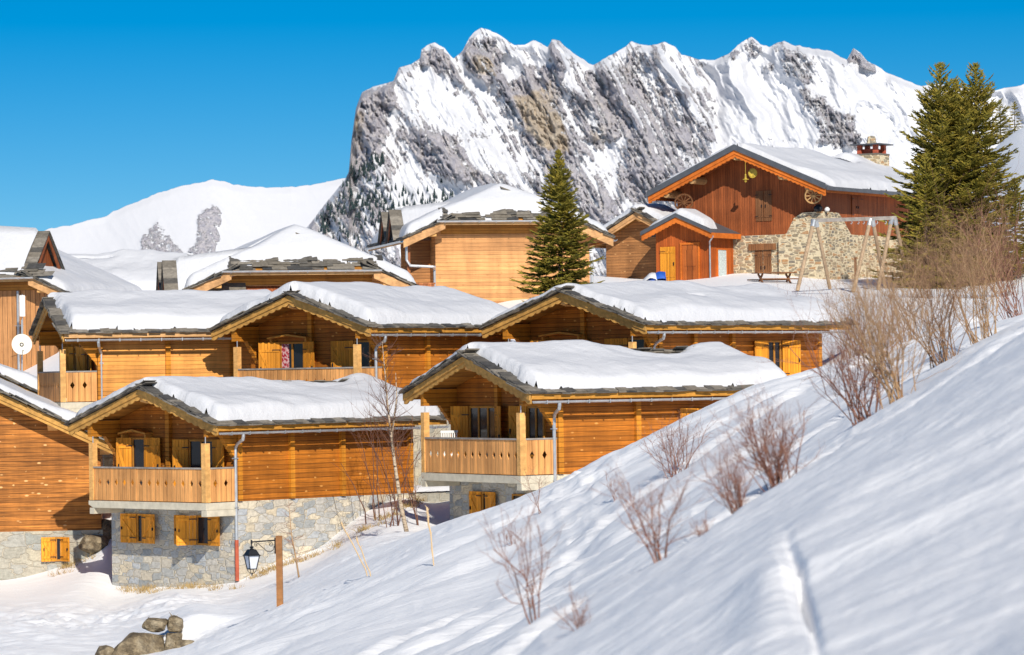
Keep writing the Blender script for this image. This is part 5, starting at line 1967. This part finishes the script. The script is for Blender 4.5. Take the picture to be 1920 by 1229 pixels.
# ------------------------------------------------------------------ lantern
lp = P(525, 1137, 78)
lp.z = float(ground_z(lp.x, lp.y)) - 0.3
root = empty('street_lamp', lp)
tag(root, 'black iron lantern hanging from a bracket on a square wooden post', 'street lamp')
top = P(524, 1005, 78).z - lp.z
mb = MB()
mb.box(-0.072, 0.072, -0.072, 0.072, 0, top)
ps = mb.build('post', M['lamp_post'], root)
az_ = top - 0.12
mb = MB()
mb.box(-0.105, -0.079, -0.03, 0.03, az_ - 0.28, az_ + 0.08)
mb.tube([(-0.10, 0, az_ + 0.02), (-0.62, 0, az_ - 0.01)], 0.016, 8)
mb.tube([(-0.62, 0, az_ + 0.035), (-0.62, 0, az_ - 0.055)], [0.024, 0.024], 8)


def spiral(cx, cz, r0, r1, a0, a1, n=22):
    return [(cx + (r0 + (r1 - r0) * i / n) * math.cos(a0 + (a1 - a0) * i / n), 0, cz + (r0 + (r1 - r0) * i / n) * math.sin(a0 + (a1 - a0) * i / n)) for i in range(n + 1)]


mb.tube(spiral(-0.19, az_ - 0.07, 0.012, 0.06, 0, 9.0), 0.007, 5)
mb.tube(spiral(-0.52, az_ - 0.075, 0.010, 0.045, 3.1, -5.2), 0.007, 5)
mb.tube([(-0.105, 0, az_ - 0.1), (-0.13, 0, az_ - 0.19), (-0.2, 0, az_ - 0.24), (-0.28, 0, az_ - 0.22), (-0.38, 0, az_ - 0.13), (-0.47, 0, az_ - 0.05), (-0.52, 0, az_ - 0.03)], 0.008, 5)
mb.build('bracket', M['iron'], root)
cx, z0 = -0.62, az_ - 0.055
rt = math.pi / 4 + 0.5


def ring(r, z):
    return [(cx + r * math.cos(rt + math.pi / 2 * k), r * math.sin(rt + math.pi / 2 * k), z) for k in range(4)]


def frustum(mb, prof_):
    vs = []
    for r, z in prof_:
        vs += ring(r, z)
    fs = []
    for i in range(len(prof_) - 1):
        for k in range(4):
            fs.append((i * 4 + k, i * 4 + (k + 1) % 4, i * 4 + 4 + (k + 1) % 4, i * 4 + 4 + k))
    fs += [(3, 2, 1, 0), tuple(len(vs) - 4 + k for k in range(4))]
    mb.add(vs, fs)


mb = MB()
mb.lathe([(0.012, 0), (0.014, -0.05), (0.05, -0.065), (0.035, -0.085), (0.028, -0.10), (0.065, -0.125)], (cx, 0, z0), 12)
frustum(mb, [(0.10, z0 - 0.12), (0.12, z0 - 0.135), (0.19, z0 - 0.235), (0.225, z0 - 0.25), (0.225, z0 - 0.262), (0.19, z0 - 0.263)])
rl_ = mb.build('lantern_roof', M['iron'], root)
zt_, zb_ = z0 - 0.264, z0 - 0.56
mb = MB()
frustum(mb, [(0.178, zt_), (0.104, zb_)])
mb.build('lamp_glass', M['lampglass'], root)
mb = MB()
ra, rb_ = ring(0.186, zt_), ring(0.112, zb_)
for k in range(4):
    mb.bar(ra[k], rb_[k], 0.018, 0.018)
    mb.bar(rb_[k], rb_[(k + 1) % 4], 0.02, 0.02)
    mb.tube([rb_[k], (cx + (rb_[k][0] - cx) * 0.75, rb_[k][1] * 0.75, zb_ - 0.07), (cx, 0, zb_ - 0.12)], 0.007, 5)
mb.lathe([(0.006, -0.16), (0.016, -0.13), (0.006, -0.11)], (cx, 0, zb_), 8)
mb.build('lantern_frame', M['iron'], root)

# ------------------------------------------------------------------ swing frame, bench, ornaments by the red chalet
sw = P(1600, 545, 150.5)
root = empty('swing_frame', sw)
tag(root, 'wooden swing frame on three pairs of splayed poles without swings', 'swing frame')
q = lambda px, py, Y_: P(px, py, Y_) - sw
mb = MB()
mb.bar(q(1522, 414, 149), q(1679, 409, 152), 0.13, 0.16)
bm_ = mb.build('beam', M['greywood'], root)
mb = MB()
for px_ in (1597, 1610, 1620, 1645, 1661):
    a = q(px_, 415, 149 + 3 * (px_ - 1522) / 157)
    mb.tube([a, a + Vector((0.02, 0, -0.07)), a + Vector((-0.02, 0, -0.13)), a + Vector((-0.05, 0, -0.09))], 0.018, 5)
mb.build('hooks', M['zinc'], bm_)
for (tx, ty, bx, by, yt, yb) in [(1526, 414, 1495, 541, 149, 148), (1530, 414, 1556, 537, 149.1, 150.4), (1632, 412, 1600, 543, 151, 149.6), (1636, 412, 1661, 542, 151.1, 152.6), (1672, 410, 1645, 545, 151.9, 150.4), (1678, 410, 1705, 536, 152, 153.5)]:
    mb = MB()
    a, b = q(tx, ty, yt), q(bx, by, yb)
    mb.tube([a, b - Vector((0, 0, 0.1))], 0.085, 8)
    lg = mb.build('leg', M['weathered'], root)
    mb = MB()
    mb.tube([a + Vector((0, 0, 0.02)), a.lerp(b, 0.09)], 0.1, 8)
    mb.build('clamp', M['zinc'], lg)

bp = P(1452, 530, 160)
root = empty('picnic_table', bp - Vector((0, 0, 0.28)), 0.35)
tag(root, 'dark wooden picnic table half buried in snow at the stone wall', 'table')
mb = MB()
for k in range(4):
    mb.box(-1.0, 1.0, -0.36 + k * 0.18, -0.2 + k * 0.18, 0.70, 0.75)
mb.build('tabletop', M['brownwood'], root)
for sx in (-0.7, 0.7):
    for sy in (-1, 1):
        mb = MB()
        mb.bar((sx + 0.03 * sy, sy * 0.6, 0), (sx + 0.03 * sy, -sy * 0.2, 0.69), 0.05, 0.1)
        mb.build('leg', M['brownwood'], root)
for sy in (-1, 1):
    mb = MB()
    mb.box(-1.0, 1.0, sy * 0.72 - 0.13, sy * 0.72 + 0.13, 0.40, 0.45)
    mb.build('bench_plank', M['brownwood'], root)


def wheel(label, c, r, mat, tilt, rz, nsp=10):
    root = empty('wagon_wheel', c)
    root.rotation_euler = (tilt, rz[1], rz[0])
    tag(root, label, 'wheel', 'wagon wheels on the red chalet')
    mb = MB()
    n = 28
    pr = [(r, -0.035), (r, 0.035), (r * 0.86, 0.035), (r * 0.86, -0.035)]
    vs, fs = [], []
    for i in range(n):
        t = 2 * math.pi * i / n
        for a, b in pr:
            vs.append((a * math.cos(t), b, a * math.sin(t)))
    for i in range(n):
        for k in range(4):
            fs.append((i * 4 + k, i * 4 + (k + 1) % 4, ((i + 1) % n) * 4 + (k + 1) % 4, ((i + 1) % n) * 4 + k))
    mb.add(vs, fs)
    mb.build('rim', mat, root)
    mb = MB()
    mb.tube([(0, -0.1, 0), (0, 0.06, 0)], r * 0.17, 10)
    mb.build('hub', mat, root)
    for k in range(nsp):
        t = 2 * math.pi * k / nsp
        mb = MB()
        mb.bar((r * 0.15 * math.cos(t), 0, r * 0.15 * math.sin(t)), (r * 0.88 * math.cos(t), 0, r * 0.88 * math.sin(t)), 0.045, 0.04, (0, 1, 0))
        mb.build('spoke', mat, root)
    return root


wheel('wagon wheel with open spokes hung under the lower left eave', P(1282, 380, 169.3), 0.46, M['brownwood'], 0.55, (0.3, 0.5))
wheel('pale rimmed wagon wheel hung under the eave corner above the stone oven', P(1525, 367, 165.75), 0.42, M['beam'], 0.5, (0.3, 0.5))
root = MB()
root.tube([(0, 0, 0), (0.03, 0.05, 0)], 0.235, 22)
root.tube([(-0.005, -0.01, 0), (0.0, 0, 0)], 0.19, 22)
o = root.build('wall_disc', M['brass'])
o.location = P(1411, 325, 167.5)
tag(o, 'round ochre disc hung on the gable above the closed shutters', 'ornament')
mb = MB()
mb.lathe([(0.01, 0.9), (0.01, 0.3), (0.035, 0.28), (0.05, 0.1), (0.07, 0.06), (0.16, 0.04), (0.16, 0.02), (0.06, 0.0), (0.06, -0.08), (0.02, -0.12)], (0, 0, 0), 10)
o = mb.build('hanging_lamp', M['brass'], smooth=False)
o.location = P(1398, 338, 167.2)
tag(o, 'small spindle shaped lamp hanging left of the ochre disc', 'lamp')
for px_, py_, r_, mt_, lb in [(1534, 399, 0.22, 'iron', 'squat black pot standing on the rounded stone oven'), (1551, 399, 0.13, 'white', 'small white pot at the right end of the stone oven top')]:
    mb = MB()
    mb.lathe([(r_ * 0.7, 0), (r_, r_ * 0.5), (r_ * 0.9, r_ * 1.1), (r_ * 0.5, r_ * 1.3), (r_ * 0.6, r_ * 1.5), (r_ * 0.45, r_ * 1.55)], (0, 0, 0), 12)
    o = mb.build('pot', M[mt_], smooth=False)
    zz = hK.root.location.z + hK.z - 1.08
    p = P(px_, py_, 166.2)
    p.z = zz
    o.location = p
    tag(o, lb, 'pot')

# ------------------------------------------------------------------ satellite dish, mast and panel
dp = P(41, 690, 147.2)
dp.z = float(ground_z(dp.x, dp.y))
root = empty('satellite_dish', dp)
tag(root, 'cream round satellite dish on a thin mast at the left edge', 'satellite dish')
q = lambda px, py, Y_: P(px, py, Y_) - dp
mb = MB()
mb.tube([(0, 0, 0), q(41, 600, 147.2)], 0.035, 8)
mb.build('mast', M['zinc'], root)
c = q(41, 646, 146.95)
mb = MB()
dn = Vector((0.22, -0.95, 0.22)).normalized()
ux = dn.cross(Vector((0, 0, 1))).normalized()
uy = ux.cross(dn)
vs, fs = [tuple(c - dn * 0.09)], []
n = 30
for j in range(1, 6):
    r_ = 0.43 * j / 5
    for k in range(n):
        t = 2 * math.pi * k / n
        vs.append(tuple(c + (ux * math.cos(t) + uy * math.sin(t) * 1.05) * r_ + dn * (0.1 * (j / 5) ** 2 - 0.09)))
for k in range(n):
    fs.append((0, 1 + k, 1 + (k + 1) % n))
for j in range(4):
    for k in range(n):
        a, b = 1 + j * n + k, 1 + j * n + (k + 1) % n
        fs.append((a, b, b + n, a + n))
mb.add(vs, fs)
nv = len(vs)
mb.add([tuple(Vector(v) - dn * 0.015) for v in vs], [f[::-1] for f in fs])
ds = mb.build('reflector', M['cream'], root, recalc=False, smooth=True)
mb = MB()
foc = c + dn * 0.42 - uy * 0.38
mb.tube([c - uy * 0.42 - dn * 0.02, foc], 0.014, 6)
mb.tube([foc - dn * 0.03, foc + dn * 0.05], 0.03, 8)
mb.tube([c - dn * 0.1, c - dn * 0.2 - uy * 0.15, q(41, 668, 147.2)], 0.025, 6)
mb.build('feed_arm', M['iron'], root)
pb = P(42, 574, 148.4)
root = empty('panel_antenna', pb - Vector((0, 0, 0.5)), 0.1)
tag(root, 'narrow white panel box on the wall above the satellite dish', 'antenna')
mb = MB()
mb.box(-0.115, 0.115, -0.09, 0.0, 0.05, 0.95)
mb.build('panel', M['white'], root)
mb = MB()
mb.tube([(0, 0.03, -0.75), (0, 0.03, 1.0)], 0.02, 6)
mb.tube([(-0.35, 0.03, -0.35), (0.05, 0.03, -0.35)], 0.012, 5)
mb.build('mast', M['zinc'], root)

# ------------------------------------------------------------------ white chair on the balcony of the sunk chalet
cl = Matrix.Rotation(R(31.8), 4, 'Z') @ Vector((0.62, 5.35, 0))
fl_z = hE.root.location.z + hE.z - 2.375
root = empty('balcony_chair', Vector((hE.root.location.x + cl.x, hE.root.location.y + cl.y, fl_z)), 0.3)
tag(root, 'white slatted chair on the balcony of the half sunk chalet', 'chair')
mb = MB()
for k in range(6):
    mb.box(-0.24 + k * 0.082, -0.17 + k * 0.082, -0.22, 0.24, 0.44, 0.465)
mb.build('seat', M['white'], root)
mb = MB()
for k in range(8):
    mb.box(-0.25 + k * 0.066, -0.215 + k * 0.066, 0.24, 0.262, 0.55, 1.18)
mb.box(-0.27, 0.27, 0.235, 0.268, 1.181, 1.25)
mb.box(-0.27, 0.27, 0.235, 0.268, 0.48, 0.549)
mb.build('backrest', M['white'], root)
for sx in (-0.23, 0.23):
    for sy in (-0.2, 0.25):
        mb = MB()
        mb.box(sx - 0.022, sx + 0.022, sy - 0.022, sy + 0.022, 0, 0.438)
        mb.build('leg', M['white'], root)

# ------------------------------------------------------------------ blue sheet under snow beside the porch
bp = P(1228, 528, 163.5)
root = empty('covered_heap', bp - Vector((0, 0, 0.4)))
tag(root, 'blue sheet covered heap half under snow left of the porch', 'tarpaulin')
n = 24
xs, ys = np.meshgrid(np.linspace(-1.0, 0.55, n), np.linspace(-0.6, 0.7, n), indexing='ij')
hb = 0.85 * np.clip(1 - (ys / 0.75) ** 4, 0, 1) * sstep(-1.0, 0.25, xs) * sstep(0.56, 0.50, xs) + (fbm(xs * 4, ys * 4, 3, 2) - 0.5) * 0.06
grid_mesh('blue_sheet', np.stack([xs, ys, hb], -1), M['blue'], root)
sn = np.where(xs < 0.05, 0.22 * sstep(0.1, -0.3, xs), -0.1)
grid_mesh('snow_cover', np.stack([xs * 1.04, ys * 1.06, hb + sn], -1), M['snow'], root, keep=xs < 0.1)
